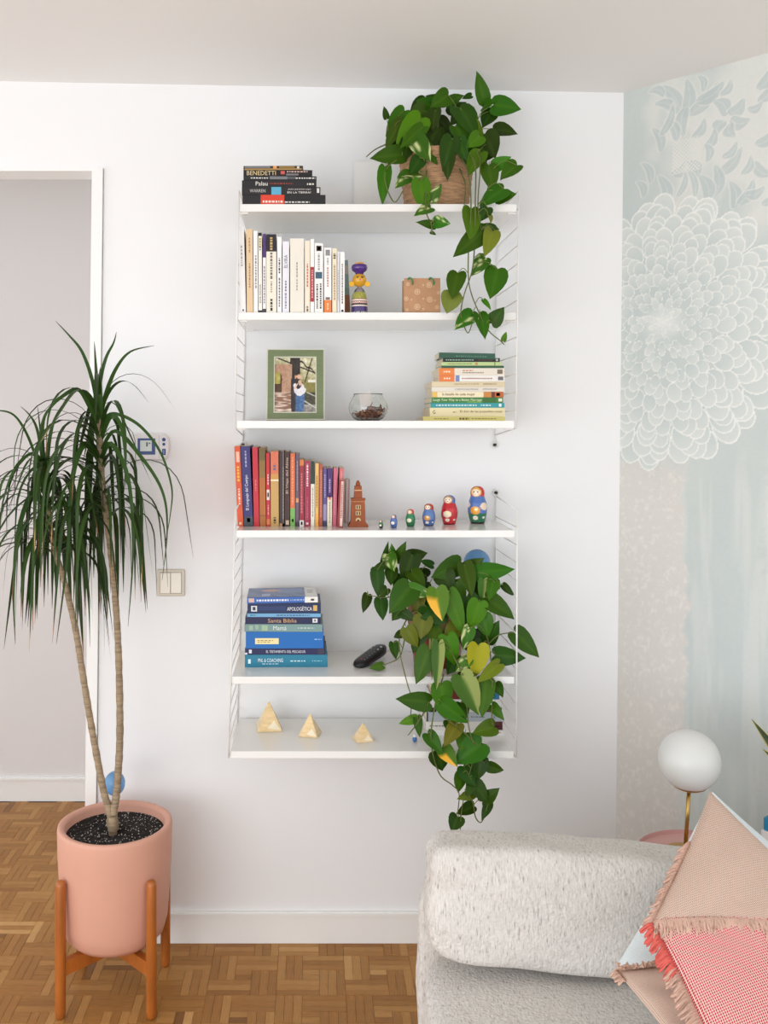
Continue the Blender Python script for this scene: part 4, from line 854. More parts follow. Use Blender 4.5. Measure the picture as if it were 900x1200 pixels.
# body with a rounded right end
pts = [(a.x, a.z), (b2.x - 7 * sc0, a.z), (b2.x - 2 * sc0, a.z + 4 * sc0), (b2.x, a.z + 12 * sc0), (b2.x, b2.z - 12 * sc0), (b2.x - 2 * sc0, b2.z - 4 * sc0), (b2.x - 7 * sc0, b2.z), (a.x, b2.z)]
n = len(pts); cx_, cz_ = (a.x + b2.x) / 2, (a.z + b2.z) / 2
v = [(x, -.0005, z) for x, z in pts] + [(x, -.018, z) for x, z in pts] + [(cx_ + (x - cx_) * .955, -.024, cz_ + (z - cz_) * .92) for x, z in pts]
q.add(v, [tuple(range(n)), tuple(range(2 * n, 3 * n))[::-1]] + [(i, n + i, n + (i + 1) % n, (i + 1) % n) for i in range(n)] + [(n + i, 2 * n + i, 2 * n + (i + 1) % n, n + (i + 1) % n) for i in range(n)])
body = q.build('casing', mat('ivory_plastic', (228, 224, 222), .4, bump=.01), root)
def panel(name, px0, px1, py0, py1, y_, rgb, par, rough=.3): a_ = P(px0, py1, 0); b_ = P(px1, py0, 0); return MB().bbox(a_.x, b_.x, y_ - .0008, y_ + .001, a_.z, b_.z, .0004, 1).build(name, cmat(rgb, rough), par)
so = panel('screen_bezel', 163, 183.5, 513.5, 532.5, -.0242, (58, 78, 132), root)
panel('screen', 166, 179.5, 516, 528.5, -.0254, (206, 212, 204), so, .12)
panel('screen_digit', 173, 175, 518, 523, -.0262, (90, 100, 96), so); panel('screen_digit', 176, 178, 518.5, 520, -.0262, (90, 100, 96), so)
for py, r in ((515, 2.1), (520.4, 1.7)):
    p = P(193.5, py, 0); MB().tube([(p.x, -.0235, p.z), (p.x, -.0262, p.z)], r * sc0, 16).build('button', cmat((48, 68, 130)), root)
p = P(193.5, 529.3, 0); q = MB(); q.bbox(p.x - 2 * sc0, p.x + 2 * sc0, -.0255, -.023, p.z - 3.6 * sc0, p.z + 3.6 * sc0, .0009); lb = q.build('logo_patch', cmat((38, 56, 118)), root)
MB().box(p.x - .8 * sc0, p.x + .8 * sc0, -.0260, -.0252, p.z - 2.4 * sc0, p.z + 2.4 * sc0).build('logo_mark', cmat((120, 140, 196)), lb)
panel('seam', 187.6, 188.1, 510, 537, -.0240, (176, 172, 172), root)
root = empty('light_switch', P(200.5, 698, 0), 'cream double rocker light switch on the white wall', 'light switch')
a, b2 = P(184.3, 698.2, 0), P(217, 666.8, 0)
q = MB(); q.bbox(a.x, b2.x, -.008, -.0004, a.z, b2.z, .0045, 3); q.build('frame_plate', mat('cream_plastic', (212, 204, 188), .4, bump=.01), root)
q = MB(); a, b2 = P(188, 695, 0), P(213.5, 670, 0); q.bbox(a.x, b2.x, -.0095, -.006, a.z, b2.z, .001); q.build('inner_rim', cmat((150, 142, 128), .5), root)
for i, (p0, p1) in enumerate(((188.6, 200.2), (200.8, 212.9))):
    a, b2 = P(p0, 694.4, 0), P(p1, 670.6, 0); y0 = -.0135 if i == 0 else -.0115
    MB().bbox(a.x, b2.x, y0, -.008, a.z, b2.z, .0012).build('rocker', mat('rocker_plastic', (236, 230, 216), .3, bump=.01), root)

# ------------------------------------------------------------------ potted dragon tree on its stand
PC = Vector((-.545, -.25, 0)); zb, zr = .150, .470
pinkm = mat('blush_ceramic', (214, 160, 138), .55, bump=.06, bscale=40, var=.04, vscale=5)
pot = empty('potted_dragon_tree', PC + Vector((0, 0, zb)), 'tall two-headed dragon tree with drooping leaves in a blush pink pot', 'potted plant')
prof = [(1e-4, zb), (.090, zb + .001), (.118, zb + .008), (.135, zb + .026), (.144, zb + .06), (.150, zb + .14), (.1555, zb + .24), (.157, zr - .012), (.1555, zr - .003), (.150, zr), (.139, zr - .003), (.136, zr - .012), (.134, zr - .06), (1e-4, zr - .06)]
MB().lathe(PC, prof, 64, False, False).build('pot', pinkm, pot, smooth=True)
soilm = mat('potting_soil', (30, 24, 21), .95, bump=1.0, bscale=60, var=.5, vscale=60)
zs_ = zr - .028; sv = []; sf = []
nr, ns = 12, 40
for i in range(nr + 1):
    for j in range(ns): r = .1345 * i / nr; a = 2 * PI * j / ns; sv.append((PC.x + r * math.cos(a), PC.y + r * math.sin(a), zs_ + R.uniform(-.003, .003) * (i < nr)))
sf = [(i * ns + j, i * ns + (j + 1) % ns, (i + 1) * ns + (j + 1) % ns, (i + 1) * ns + j) for i in range(nr) for j in range(ns)]
soil = obj('soil', sv, sf, soilm, pot)
q = MB()
for n in range(330):
    r = .132 * math.sqrt(R.random()); a = R.uniform(0, 2 * PI); z_ = R.uniform(.0008, .0020)
    q.lathe((PC.x + r * math.cos(a), PC.y + r * math.sin(a), zs_ + .001), sphere_prof(z_, z_ * .6, 2), 5)
q.build('perlite', cmat((206, 200, 192), .9), soil, kind='stuff')
bark = mat('cane_bark', (152, 132, 106), .75, bump=.6, bscale=26, var=.32, vscale=26, stretch=(1, 1, 7))
ypl = -.25
def path(pp, y0=ypl): return [P(a, b_, y0 + (c_[0] if c_ else 0)) for a, b_, *c_ in pp]
tr1 = path([(133, 972), (133.5, 950), (137, 925), (140.5, 860), (139, 770), (135, 700), (129, 640), (122, 585), (117, 520), (116, 470)])
tr2 = path([(132.5, 972), (127, 945), (121, 925), (108, 856), (97, 790), (88, 735), (75, 680), (63, 640), (57, 600), (53, 550)])
def trunk(pts, r0, r1):
    sp = smooth_path(pts, 14); n = len(sp); rad = []
    for i in range(n):
        t = i / n; base = .0145 if t < .06 else r0; rr = base * (1 - t) + r1 * t
        rad.append(rr * (1 + .055 * math.sin(i * 2.1) + .03 * math.sin(i * 5.3)))
    return MB().tube(sp, rad, 12).build('trunk', bark, pot, smooth=True)
trunk(tr1, .0112, .0075); trunk(tr2, .0104, .007)
q = MB().tube([P(132.5, 978, ypl - .02), P(132, 962, ypl - .02), P(131.5, 958, ypl - .02)], [.012, .011, .009], 12); q.build('trunk_stub', bark, pot, smooth=True)
strapm = attr_mat('strap_leaf', .42); strapm.node_tree.nodes['Principled BSDF'].inputs['Specular IOR Level'].default_value = .2
def strap_leaf(base, az, el0, L, wd, droop, curve=1.25, nseg=16, tipc=None, twist=0.0):
    p = Vector(base); hd = Vector((math.cos(az), math.sin(az), 0)); v = []; cs = []
    g = R.uniform(.8, 1.2); gc = (31 * g, 52 * g, 11 * g); side0 = Vector((-hd.y, hd.x, 0))
    for i in range(nseg + 1):
        t = i / nseg; q_ = min(1, t / curve); el = el0 - droop * (q_ * q_ * (3 - 2 * q_))
        d = hd * math.cos(el) + Vector((0, 0, 1)) * math.sin(el)
        nrm = -hd * math.sin(el) + Vector((0, 0, 1)) * math.cos(el)
        wv = wd * min(1, .55 + t * 3) * (1 - max(0, (t - .45) / .55) ** 1.3) * .5 + .0003
        sd = (side0 * math.cos(twist * t) + nrm * math.sin(twist * t))
        v += [p - sd * wv + nrm * wv * .25, p.copy(), p + sd * wv + nrm * wv * .25]
        cc = gc
        if t < .08: cc = mixc((150, 160, 96), gc, t / .08)
        if tipc and t > .86: cc = mixc(gc, tipc, min(1, (t - .86) / .05))
        cs += [C(*cc), C(*mixc(cc, (96, 128, 70), .25)), C(*cc)]
        p = p + d * (L / nseg)
    f = []
    for i in range(nseg): a = 3 * i; f += [(a, a + 1, a + 4, a + 3), (a + 1, a + 2, a + 5, a + 4)]
    return obj('leaf', v, f, strapm, pot, smooth=True, cols=cs)
def at_py(pts, py):
    z = Zf(py, ypl)
    for a, b_ in zip(pts, pts[1:]):
        if (a.z - z) * (b_.z - z) <= 0: t = (z - a.z) / (b_.z - a.z + 1e-9); return a.lerp(b_, t)
    return pts[-1]
def crown(pts, py_top, py_bot, n, Lr, seed, xmax):
    rr = random.Random(seed); k = 0
    for i in range(n):
        t = i / n; py = py_top + (py_bot - py_top) * t + rr.uniform(-3, 3); az = i * 2.39996 + rr.uniform(-.35, .35)
        b_ = at_py(pts, max(py, py_top))
        el0 = math.radians(66 - 40 * min(1, t * 1.6) + rr.uniform(-10, 14)); L = rr.uniform(*Lr) * (1.0 if t > .15 else .85)
        if math.sin(az) > .2: L *= .9
        if seed == 11 and math.cos(az) > .5 and .06 < t < .6 and i % 3: continue
        droop = el0 + math.radians(rr.uniform(80, 90)) if t > .1 else el0 + math.radians(rr.uniform(35, 75))
        tip = rr.choice([None, None, (150, 84, 52), (190, 150, 110), (120, 60, 40)])
        if -.3 < math.cos(az) and b_.x + math.cos(az) * L * .62 > xmax: L *= .85
        strap_leaf(b_, az, el0, L, rr.uniform(.008, .0145), droop, rr.uniform(.42, .72) * (1.25 if math.sin(az) < .2 else .62), tipc=tip, twist=rr.uniform(-.5, .5))
crown(tr1, 486, 612, 88, (.36, .56), 11, X(205, ypl)); crown(tr2, 562, 655, 82, (.32, .50), 12, 9)
def free_leaf(px0, py0, tips, wd=.012):
    """an upright leaf following a few picked points"""
    pts = smooth_path([P(px0, py0, ypl)] + [P(a, b_, ypl + c_) for a, b_, c_ in tips], 6); n = len(pts); v = []; cs = []
    for i, p in enumerate(pts):
        t = i / (n - 1); wv = wd * .5 * min(1, .7 + t) * (1 - t ** 1.6) + .0003; d = (pts[min(i + 1, n - 1)] - pts[max(i - 1, 0)]).normalized(); sd = d.cross(Vector((.2, -1, 0))).normalized()
        v += [p - sd * wv, p + Vector((0, wv * .3, 0)), p + sd * wv]; cc = mixc((50, 78, 30), (74, 60, 44), max(0, t - .7) * 2); cs += [C(*cc)] * 3
    f = []
    for i in range(n - 1): a = 3 * i; f += [(a, a + 1, a + 4, a + 3), (a + 1, a + 2, a + 5, a + 4)]
    obj('leaf', v, f, strapm, pot, smooth=True, cols=cs)
for px0, py0, tips, wd in [(115, 485, [(108, 445, -.02), (96, 412, -.04), (80, 392, -.05), (65, 376, -.05)], .011), (116, 480, [(113, 440, 0), (110.5, 400, .01)], .013), (117, 485, [(117, 450, -.02), (124, 420, -.03), (133, 402, -.03), (136.5, 389, -.03)], .012),
                            (118, 490, [(124, 462, -.03), (136, 432, -.06), (153, 412, -.08), (181, 405, -.1)], .013), (115, 500, [(104, 475, -.05), (90, 456, -.09), (66, 470, -.12), (50, 492, -.13), (46, 520, -.13)], .012), (116, 500, [(116.5, 465, -.03), (117.5, 430, -.03)], .026), (114, 500, [(112, 470, -.03), (112, 425, -.02)], .018), (54, 585, [(54, 550, -.03), (56, 515, -.03)], .022),
                            (53, 575, [(50, 540, -.02), (44, 505, -.03), (36, 488, -.04), (24, 476, -.04)], .011), (54, 570, [(49, 520, 0), (44, 476, .0)], .010), (55, 570, [(56, 530, -.02), (63, 494, -.03), (76, 470, -.04)], .014), (54, 570, [(50, 500, -.02), (62, 475, -.05), (88, 457, -.07)], .010),
                            (53, 590, [(40, 530, -.05), (20, 490, -.09), (-2, 481, -.11), (-20, 486, -.12)], .008), (53, 600, [(45, 535, -.06), (20, 545, -.1), (3, 590, -.12), (-1, 640, -.12)], .010), (118, 510, [(125, 488, -.04), (140, 486, -.08), (165, 500, -.12), (188, 530, -.14), (201, 570, -.14), (200, 600, -.14), (193, 640, -.14)], .010),
                            (118, 515, [(130, 488, -.06), (142, 500, -.1), (147, 540, -.11), (145, 580, -.11)], .014), (118, 530, [(135, 505, -.05), (165, 535, -.1), (190, 575, -.13), (196, 620, -.13), (190, 680, -.13)], .012), (118, 540, [(130, 520, -.08), (150, 560, -.12), (156, 640, -.13), (150, 735, -.13)], .015), (116, 540, [(100, 520, -.08), (85, 560, -.14), (78, 660, -.16), (66, 755, -.16)], .017), (53, 600, [(40, 575, -.08), (22, 620, -.13), (16, 690, -.14), (18, 755, -.14)], .016)]:
    free_leaf(px0, py0, tips, wd)
# wooden stand
stand = empty('plant_stand', PC, 'orange brown wooden plant stand with four posts and a cross bar', 'plant stand')
oakm = mat('stand_wood', (170, 96, 36), .38, bump=.06, bscale=30, var=.18, vscale=8, stretch=(5, 5, 1), coat=.2)
hs = .1205; zt = .364
for sx in (-1, 1):
    for sy in (-1, 1):
        x, y = PC.x + sx * hs, PC.y + sy * hs; q = MB()
        q.lathe((x, y, 0), [(1e-4, .0), (.009, .0), (.0125, .004), (.0140, .02), (.0145, .2), (.0138, zt - .012), (.011, zt - .003), (.006, zt), (1e-4, zt)], 20, False, False); q.build('post', oakm, stand, smooth=True)
for sg in (1, -1):
    d = Vector((1, sg, 0)).normalized(); n = Vector((-d.y, d.x, 0)); h = hs * math.sqrt(2) - .008
    z0, z1 = (.112, .149) if sg == 1 else (.1121, .1491)
    q = MB()
    q.frame(PC + Vector((0, 0, z0)) - d * h - n * .011, d * 2 * h, n * .022, Vector((0, 0, z1 - z0))); q.build('cross_bar', oakm, stand)

# glass watering globes
blueg = mat('blue_glass', (128, 180, 226), .08, trans=.55, ior=1.3, coat=.4, bump=.01)
def globe(px, py, rpx, y, stem_to, label, sq=1.15):
    k = 1 / S(y); c = P(px, py, y); r = rpx * k
    root = empty('watering_globe', (c.x, c.y, stem_to), label, 'watering globe', 'blue glass watering globes')
    MB().lathe(c, sphere_prof(r, 0, 20, -80, 90, sq), 32, True, False).build('bulb', blueg, root, smooth=True)
    MB().tube([(c.x, c.y, stem_to), (c.x, c.y, c.z - r * sq * .98)], [.003, .005], 12).build('stem', blueg, root, smooth=True)
globe(134.5, 918, 12.2, -.155, zs_ + .003, 'blue glass watering globe behind the dragon tree trunks')

# ------------------------------------------------------------------ trailing pothos plants
EDGE = [(0, 0), (-.085, .26), (-.105, .56), (-.04, .84), (.12, 1.0), (.33, .97), (.55, .78), (.75, .49), (.90, .19), (1.0, .004)]
MIDR = [0, .03, .07, .14, .25, .39, .56, .74, .89, 1.0]
leafm = attr_mat('pothos_leaf', .42); leafm.node_tree.nodes['Principled BSDF'].inputs['Specular IOR Level'].default_value = .2
def pothos_leaf(root, b_, t_, wpx_m, tone, nrm, fold=.25, curl=.18, rr=R, anchor=None):
    b_, t_ = Vector(b_), Vector(t_); ax = t_ - b_; L = ax.length; ax.normalize()
    sd = ax.cross(nrm).normalized(); n = sd.cross(ax).normalized()
    if n.y > 0 and abs(n.y) > .2: n = -n
    hw = wpx_m / 2; v = []; cs = []; N = 9; cl = (-1, -.62, -.28, 0, .28, .62, 1)
    tones = {'d': (38, 68, 6), 'g': (50, 90, 7), 'b': (68, 110, 10), 'l': (108, 136, 40), 'o': (94, 104, 18), 'y': (142, 144, 24), 'v': (54, 98, 18), 'p': (120, 140, 70), 'x': (74, 104, 22), 'h': (66, 98, 30)}
    g = tones[tone]; g = tuple(min(255, c_ * rr.uniform(.86, 1.12)) for c_ in g)
    for i in range(N + 1):
        u, (ea, ew) = MIDR[i], EDGE[i]; wv = hw * ew
        for c_ in cl:
            k_ = abs(c_) ** 1.25; wob = .05 * hw * math.sin(u * 9 + c_ * 3 + g[0])
            p = b_ + ax * (L * (u * (1 - k_) + ea * k_)) + sd * (c_ * wv) + n * (fold * abs(c_) * wv - curl * L * (u - .35) ** 2 + wob * abs(c_))
            v.append(p); cc = g
            if c_ == 0: cc = mixc(g, (130, 160, 60), .14)
            if tone == 'v' and math.sin(u * 13 + c_ * 7 + g[1] * 3) + .6 * math.sin(c_ * 17 + u * 5 + g[0]) > .95: cc = (206, 212, 150)
            if tone == 'x' and c_ > .2 and u > .3: cc = mixc((226, 166, 40), (236, 184, 80), u)
            if tone == 'h' and c_ < 0: cc = (140, 152, 84)
            cs.append(C(*cc))
    m = len(cl); f = [(i * m + j, i * m + j + 1, (i + 1) * m + j + 1, (i + 1) * m + j) for i in range(N) for j in range(m - 1)]
    lo = obj('leaf', v, f, leafm, root, smooth=True, cols=cs)
    if anchor is not None:
        a = Vector(anchor); mid = (a + b_) / 2 + Vector((0, -.006, .008 + .12 * (a - b_).length))
        MB().tube(smooth_path([a, mid, b_ + ax * .002], 4), .0011, 5).build('petiole', mat('petiole_green', (104, 118, 52), .5, bump=.05), lo, smooth=True)
vinem = mat('vine_stem', (92, 100, 44), .55, var=.25, vscale=30, bump=.1)
def pothos(root, leaves, vines, crown_c, seed):
    rr = random.Random(seed); pts = []
    for vn_ in vines:
        w3 = smooth_path([P(a, b_, c_) for a, b_, c_ in vn_], 5); pts += w3
        MB().tube(w3, [.0021 * (1 - .4 * i / len(w3)) for i in range(len(w3))], 6).build('vine', vinem, root, smooth=True)
    pts.append(Vector(crown_c))
    for (bx, by, tx, ty, wpx, y, tone) in leaves:
        dy = rr.uniform(-.018, .018); b_ = P(bx, by, y + .008); t_ = P(tx, ty, y + dy - .008)
        nrm = Vector((rr.uniform(-.35, .35), -1, rr.uniform(.0, .5))).normalized()
        near_ = min(pts, key=lambda p: (p - b_).length)
        wide = wpx / S(y) * 1.16; ex = (t_ - b_) * .06; b_ = b_ - ex; t_ = t_ + ex
        pothos_leaf(root, b_, t_, wide, tone, nrm, fold=rr.uniform(-.12, .3), curl=rr.uniform(.05, .3), rr=rr, anchor=near_ if (near_ - b_).length < .16 else None)
# upper plant in a woven basket
yu = -.15; k = 1 / S(yu); bc = Vector((X(511.5, yu), yu, SZ[0] + .0004))
up_ = empty('hanging_pothos', bc, 'trailing green pothos in a round woven basket on the top shelf', 'potted plant')
rush = mat('woven_rush', (176, 138, 102), .85, bump=.8, bscale=50, var=.35, vscale=40, stretch=(1, 1, 7))
q = MB(); prof = []; hB = .172
for i in range(23): t = i / 22; r = (.0885 + .019 * t) + .0022 * (i % 2); prof.append((r, t * hB))
MB().lathe(bc, [(1e-4, 0)] + prof + [(.102, hB), (.098, hB - .03), (1e-4, hB - .03)], 56, False, False).build('basket', rush, up_, smooth=False)
MB().lathe(bc, [(.0985, hB - .022), (.06, hB - .017), (1e-4, hB - .014)], 30, False, False).build('soil', soilm, up_)
Lf, Ld, Lc = -.345, -.29, -.16
upl = [(567, 117, 559.5, 85, 17, -.15, 'g'), (580, 123, 609, 127, 22, -.17, 'g'), (580, 152, 605, 155, 19, -.2, 'd'), (569, 158, 580, 184, 25, -.22, 'd'), (580, 195, 598, 184, 15, -.26, 'b'), (605, 194, 587, 209, 19, -.28, 'g'), (573, 195, 577, 222, 19, -.28, 'g'), (589, 222, 563, 240, 21, -.31, 'g'), (583, 232, 604, 227, 17, -.30, 'g'),
       (562, 180, 549, 204, 19, -.27, 'b'), (540, 127, 558, 158, 28, -.22, 'd'), (526, 121, 542, 111, 15, -.16, 'g'), (552, 112, 542, 115, 7, -.15, 'd'), (512, 126, 489, 118, 21, -.17, 'g'), (498, 130, 479, 137, 21, -.19, 'g'), (473, 131, 453, 158, 19, -.2, 'g'), (470, 142, 452, 172, 17, -.22, 'g'), (492, 140, 465, 176, 27, -.24, 'b'), (494, 150, 470, 172, 16, -.25, 'g'), (453, 138, 450, 125, 7, -.2, 'd'), (510, 130, 507, 153, 14, -.22, 'd'),
       (470, 181, 436, 185, 21, -.25, 'g'), (451, 198, 448, 237, 15, -.27, 'g'), (480, 205, 464, 219, 17, -.28, 'v'), (491, 204, 472, 206, 11, -.285, 'v'), (492, 186, 481, 203, 16, -.275, 'd'), (487, 162, 504, 188, 21, -.265, 'v'), (493, 213, 497, 249, 21, -.30, 'b'), (504, 243, 487, 251, 13, -.315, 'v'), (505, 235, 517, 216, 13, -.29, 'v'), (529, 164, 520, 199, 21, -.275, 'd'), (526, 182, 524, 209, 15, -.27, 'd'), (539, 164, 546, 191, 14, -.26, 'd'),
       (552, 247, 552, 281, 21, Lf, 'b'), (571, 244, 562, 259, 14, Lf, 'd'), (573, 251, 576, 260, 7, Lf, 'l'), (566, 271, 533, 299, 23, Lf - .01, 'g'), (580, 270, 568, 262, 12, Lf + .01, 'd'), (578, 268, 570, 285, 13, Lf + .02, 'd'), (577, 272, 569, 298, 18, Lf - .01, 'l'), (568, 303, 553, 322, 16, Lf, 'v'), (583, 317, 575, 348, 25, Lf, 'g'), (536, 321, 530, 348, 20, Lf, 'g'), (530, 345, 524, 366, 22, Lf - .005, 'l'), (553, 368, 534, 384, 19, Lf, 'v'), (562, 369, 569, 395, 17, Lf, 'g'), (577, 378, 590, 361, 17, Lf, 'd'), (567, 352, 575, 362, 6, Lf, 'b'), (590, 399, 593, 389, 6, Lf, 'b'),
       (508, 264, 490, 260, 10, -.33, 'g'), (510, 260, 527, 262, 14, -.33, 'v'), (505, 272, 511, 275, 4, -.33, 'd'), (576, 130, 566, 148, 18, -.15, 'd'), (566, 125, 580, 118, 14, -.14, 'g'), (548, 145, 566, 164, 20, -.22, 'b'), (520, 118, 500, 112, 14, -.13, 'd'), (530, 135, 545, 120, 20, -.12, 'd'), (515, 140, 530, 158, 20, -.15, 'd'), (485, 150, 500, 165, 18, -.18, 'd'), (462, 165, 455, 182, 14, -.2, 'd'), (545, 160, 535, 178, 18, -.2, 'd'), (575, 175, 560, 190, 16, -.2, 'd'), (500, 160, 515, 175, 20, -.16, 'd'), (556, 172, 570, 195, 16, -.23, 'g'), (465, 142, 480, 165, 18, -.17, 'd'), (548, 148, 528, 172, 20, -.22, 'd'), (512, 150, 500, 176, 22, -.22, 'd'), (535, 150, 552, 176, 20, -.24, 'g'), (525, 112, 506, 124, 20, -.19, 'g'), (545, 130, 528, 145, 20, -.2, 'd'), (480, 165, 470, 190, 18, -.24, 'd'), (500, 172, 512, 192, 15, -.26, 'g'), (562, 160, 548, 172, 17, -.25, 'b'), (498, 118, 482, 128, 16, -.15, 'd')]
upv = [[(540, 175, -.2), (556, 190, -.3), (557, 238, Lf), (556, 290, Lf), (553, 318, Lf), (544, 345, Lf), (540, 368, Lf), (545, 385, Lf), (549, 390, Lf), (553, 380, Lf)], [(535, 178, -.22), (548, 200, -.3), (552, 240, Lf), (549, 295, Lf), (550, 335, Lf), (562, 368, Lf), (573, 388, Lf), (586, 399, Lf), (591, 404, Lf)], [(545, 170, -.2), (562, 185, -.28), (560, 240, Lf + .01), (565, 275, Lf)],
       [(480, 180, -.22), (455, 195, -.27), (452, 215, -.28), (462, 237, -.28), (472, 224, -.27)], [(500, 200, -.26), (499, 245, -.315), (505, 262, -.33), (507, 275, -.33)], [(455, 168, -.2), (440, 175, -.2), (429, 184, -.2)], [(535, 190, -.22), (545, 215, -.27), (544, 240, -.31)], [(560, 180, -.24), (575, 200, -.27), (570, 225, -.3), (560, 240, -.32)]]
pothos(up_, upl, upv, bc + Vector((0, -.02, hB)), 21)
MB().lathe(P(557, 161, -.24), sphere_prof(.006, 0, 8), 12).v
globe(557, 160, 3.2, -.205, SZ[0] + hB - .01, 'small blue glass watering bulb tip among the upper pothos leaves', 1.3)
# lower plant in a red pot
yl = -.155; rc = Vector((X(512, yl), yl, SZ[4] + .0004)); hp = .175
lp = empty('trailing_pothos', rc, 'long trailing pothos with yellowing leaves in a red pot on the fifth shelf', 'potted plant')
redm = mat('red_glaze', (150, 26, 24), .35, coat=.3, bump=.03, bscale=30); coir = mat('coir_rim', (140, 104, 78), .95, bump=1, bscale=50, var=.3, vscale=40)
MB().lathe(rc, [(1e-4, 0), (.064, 0), (.067, .003), (.0735, .085), (.0745, .09), (.072, .092), (1e-4, .092)], 48, False, False).build('pot', redm, lp, smooth=True)
MB().lathe(rc, [(.0725, .092), (.080, .095), (.084, .12), (.084, hp), (.077, hp), (.074, hp - .02), (1e-4, hp - .02)], 48, False, False).build('coir_collar', coir, lp, smooth=True)
MB().lathe(rc, [(.0735, hp - .0195), (1e-4, hp - .012)], 30, False, False).build('soil', soilm, lp)
A_, B_, F_ = -.2, -.27, -.33
lol = [(449, 660, 455, 636, 7, -.15, 'd'), (460, 656, 459, 638, 10, -.16, 'v'), (465, 656, 475, 636, 11, -.17, 'g'), (479, 653, 500, 648, 16, -.18, 'd'), (483, 652, 472, 683, 22, -.21, 'd'), (455, 650, 462, 669, 15, -.19, 'v'), (459, 667, 458, 685, 14, -.2, 'd'), (451, 662, 437, 667, 9, -.2, 'd'), (442, 669, 444, 700, 15, -.21, 'd'), (431, 698, 426, 717, 11, -.2, 'd'), (446, 703, 449, 726, 15, -.22, 'd'), (480, 689, 457, 717, 28, -.25, 'g'), (453, 690, 444, 700, 11, -.22, 'd'), (470, 713, 460, 727, 14, -.25, 'd'), (469, 716, 487, 727, 12, -.25, 'd'), (483, 671, 498, 689, 18, -.22, 'g'), (507, 662, 493, 657, 9, -.18, 'd'), (481, 690, 506, 697, 15, -.25, 'v'), (491, 697, 488, 719, 16, -.245, 'o'),
       (538, 661, 507, 676, 22, -.22, 'g'), (519, 672, 529, 691, 23, -.23, 'd'), (544, 669, 566, 655, 16, -.2, 'g'), (560, 671, 601, 667, 20, -.23, 'g'), (544, 663, 553, 698, 20, -.235, 'g'), (567, 681, 565, 707, 12, -.25, 'h'), (578, 680, 573, 703, 15, -.245, 'g'), (571, 702, 602, 724, 21, -.26, 'g'), (590, 686, 602, 698, 8, -.24, 'd'), (535, 683, 545, 701, 15, -.24, 'g'), (561, 707, 551, 738, 23, -.28, 'b'), (527, 697, 543, 743, 20, -.285, 'b'), (512, 692, 518, 726, 23, -.29, 'x'), (566, 722, 572, 746, 19, -.27, 'g'), (572, 750, 584, 729, 16, -.26, 'd'), (604, 742, 631, 769, 21, -.27, 'g'), (582, 768, 615, 771, 20, -.3, 'd'), (520, 720, 494, 724, 19, -.28, 'd'), (496, 724, 493, 748, 21, -.29, 'o'), (477, 737, 489, 758, 17, -.285, 'o'), (502, 763, 488, 800, 22, -.325, 'g'), (506, 755, 507, 796, 6, -.32, 'p'), (514, 757, 512, 807, 14, -.33, 'h'), (524, 747, 533, 779, 21, -.31, 'b'), (550, 737, 543, 761, 14, -.30, 'v'), (560, 758, 557, 793, 24, -.32, 'y'), (549, 772, 534, 787, 13, -.325, 'v'), (584, 779, 560, 799, 14, -.325, 'o'), (540, 792, 559, 790, 9, -.32, 'd'),
       (541, 794, 561, 836, 27, -.345, 'h'), (569, 799, 565, 839, 21, -.335, 'g'), (517, 803, 520, 833, 24, -.34, 'b'), (501, 823, 466, 819, 20, -.34, 'g'), (519, 825, 548, 847, 20, -.345, 'g'), (540, 824, 546, 842, 17, -.33, 'd'), (487, 842, 468, 848, 10, -.33, 'b'), (489, 841, 492, 863, 10, -.33, 'g'), (578, 852, 555, 859, 18, -.33, 'b'), (581, 802, 589, 816, 12, -.32, 'd'), (577, 827, 590, 843, 11, -.32, 'g'), (502, 861, 518, 883, 15, -.335, 'g'), (514, 882, 519, 903, 23, -.335, 'd'), (519, 877, 535, 897, 17, -.34, 'x'), (536, 849, 521, 873, 17, -.335, 'o'), (563, 872, 534, 894, 28, -.345, 'g'), (563, 889, 560, 913, 19, -.335, 'd'), (544, 899, 557, 921, 19, -.335, 'd'), (541, 907, 537, 928, 15, -.34, 'g'), (554, 930, 537, 936, 11, -.335, 'o'), (556, 919, 571, 939, 17, -.335, 'd'), (566, 939, 584, 925, 15, -.335, 'g'), (573, 942, 565, 960, 10, -.335, 'd'), (554, 945, 536, 954, 15, -.34, 'd'), (536, 958, 529, 974, 17, -.335, 'd'), (572, 898, 590, 903, 12, -.335, 'g'), (461, 754, 464, 772, 11, -.25, 'd'), (471, 742, 462, 747, 9, -.25, 'd'), (448, 780, 433, 783, 9, -.26, 'g'),
       (500, 676, 485, 668, 16, -.14, 'd'), (540, 690, 522, 684, 18, -.16, 'd'), (505, 690, 490, 705, 18, -.19, 'd'), (556, 690, 575, 700, 18, -.18, 'd'), (545, 715, 535, 735, 20, -.23, 'd'), (560, 738, 575, 755, 20, -.25, 'd'), (505, 735, 515, 755, 20, -.25, 'o'), (545, 745, 560, 770, 20, -.26, 'd'), (535, 770, 525, 790, 18, -.29, 'd'), (545, 860, 540, 880, 18, -.325, 'g'), (525, 845, 535, 862, 15, -.325, 'd'), (550, 780, 540, 800, 16, -.3, 'd'), (470, 676, 462, 690, 14, -.17, 'd'), (498, 700, 510, 716, 18, -.2, 'g'), (555, 912, 548, 932, 15, -.33, 'g'), (520, 700, 508, 722, 20, -.25, 'd'), (548, 700, 560, 722, 20, -.25, 'd'), (500, 712, 512, 735, 20, -.26, 'd'), (535, 735, 522, 752, 18, -.27, 'o'), (565, 755, 552, 775, 18, -.28, 'd'), (492, 745, 484, 765, 15, -.28, 'd')]
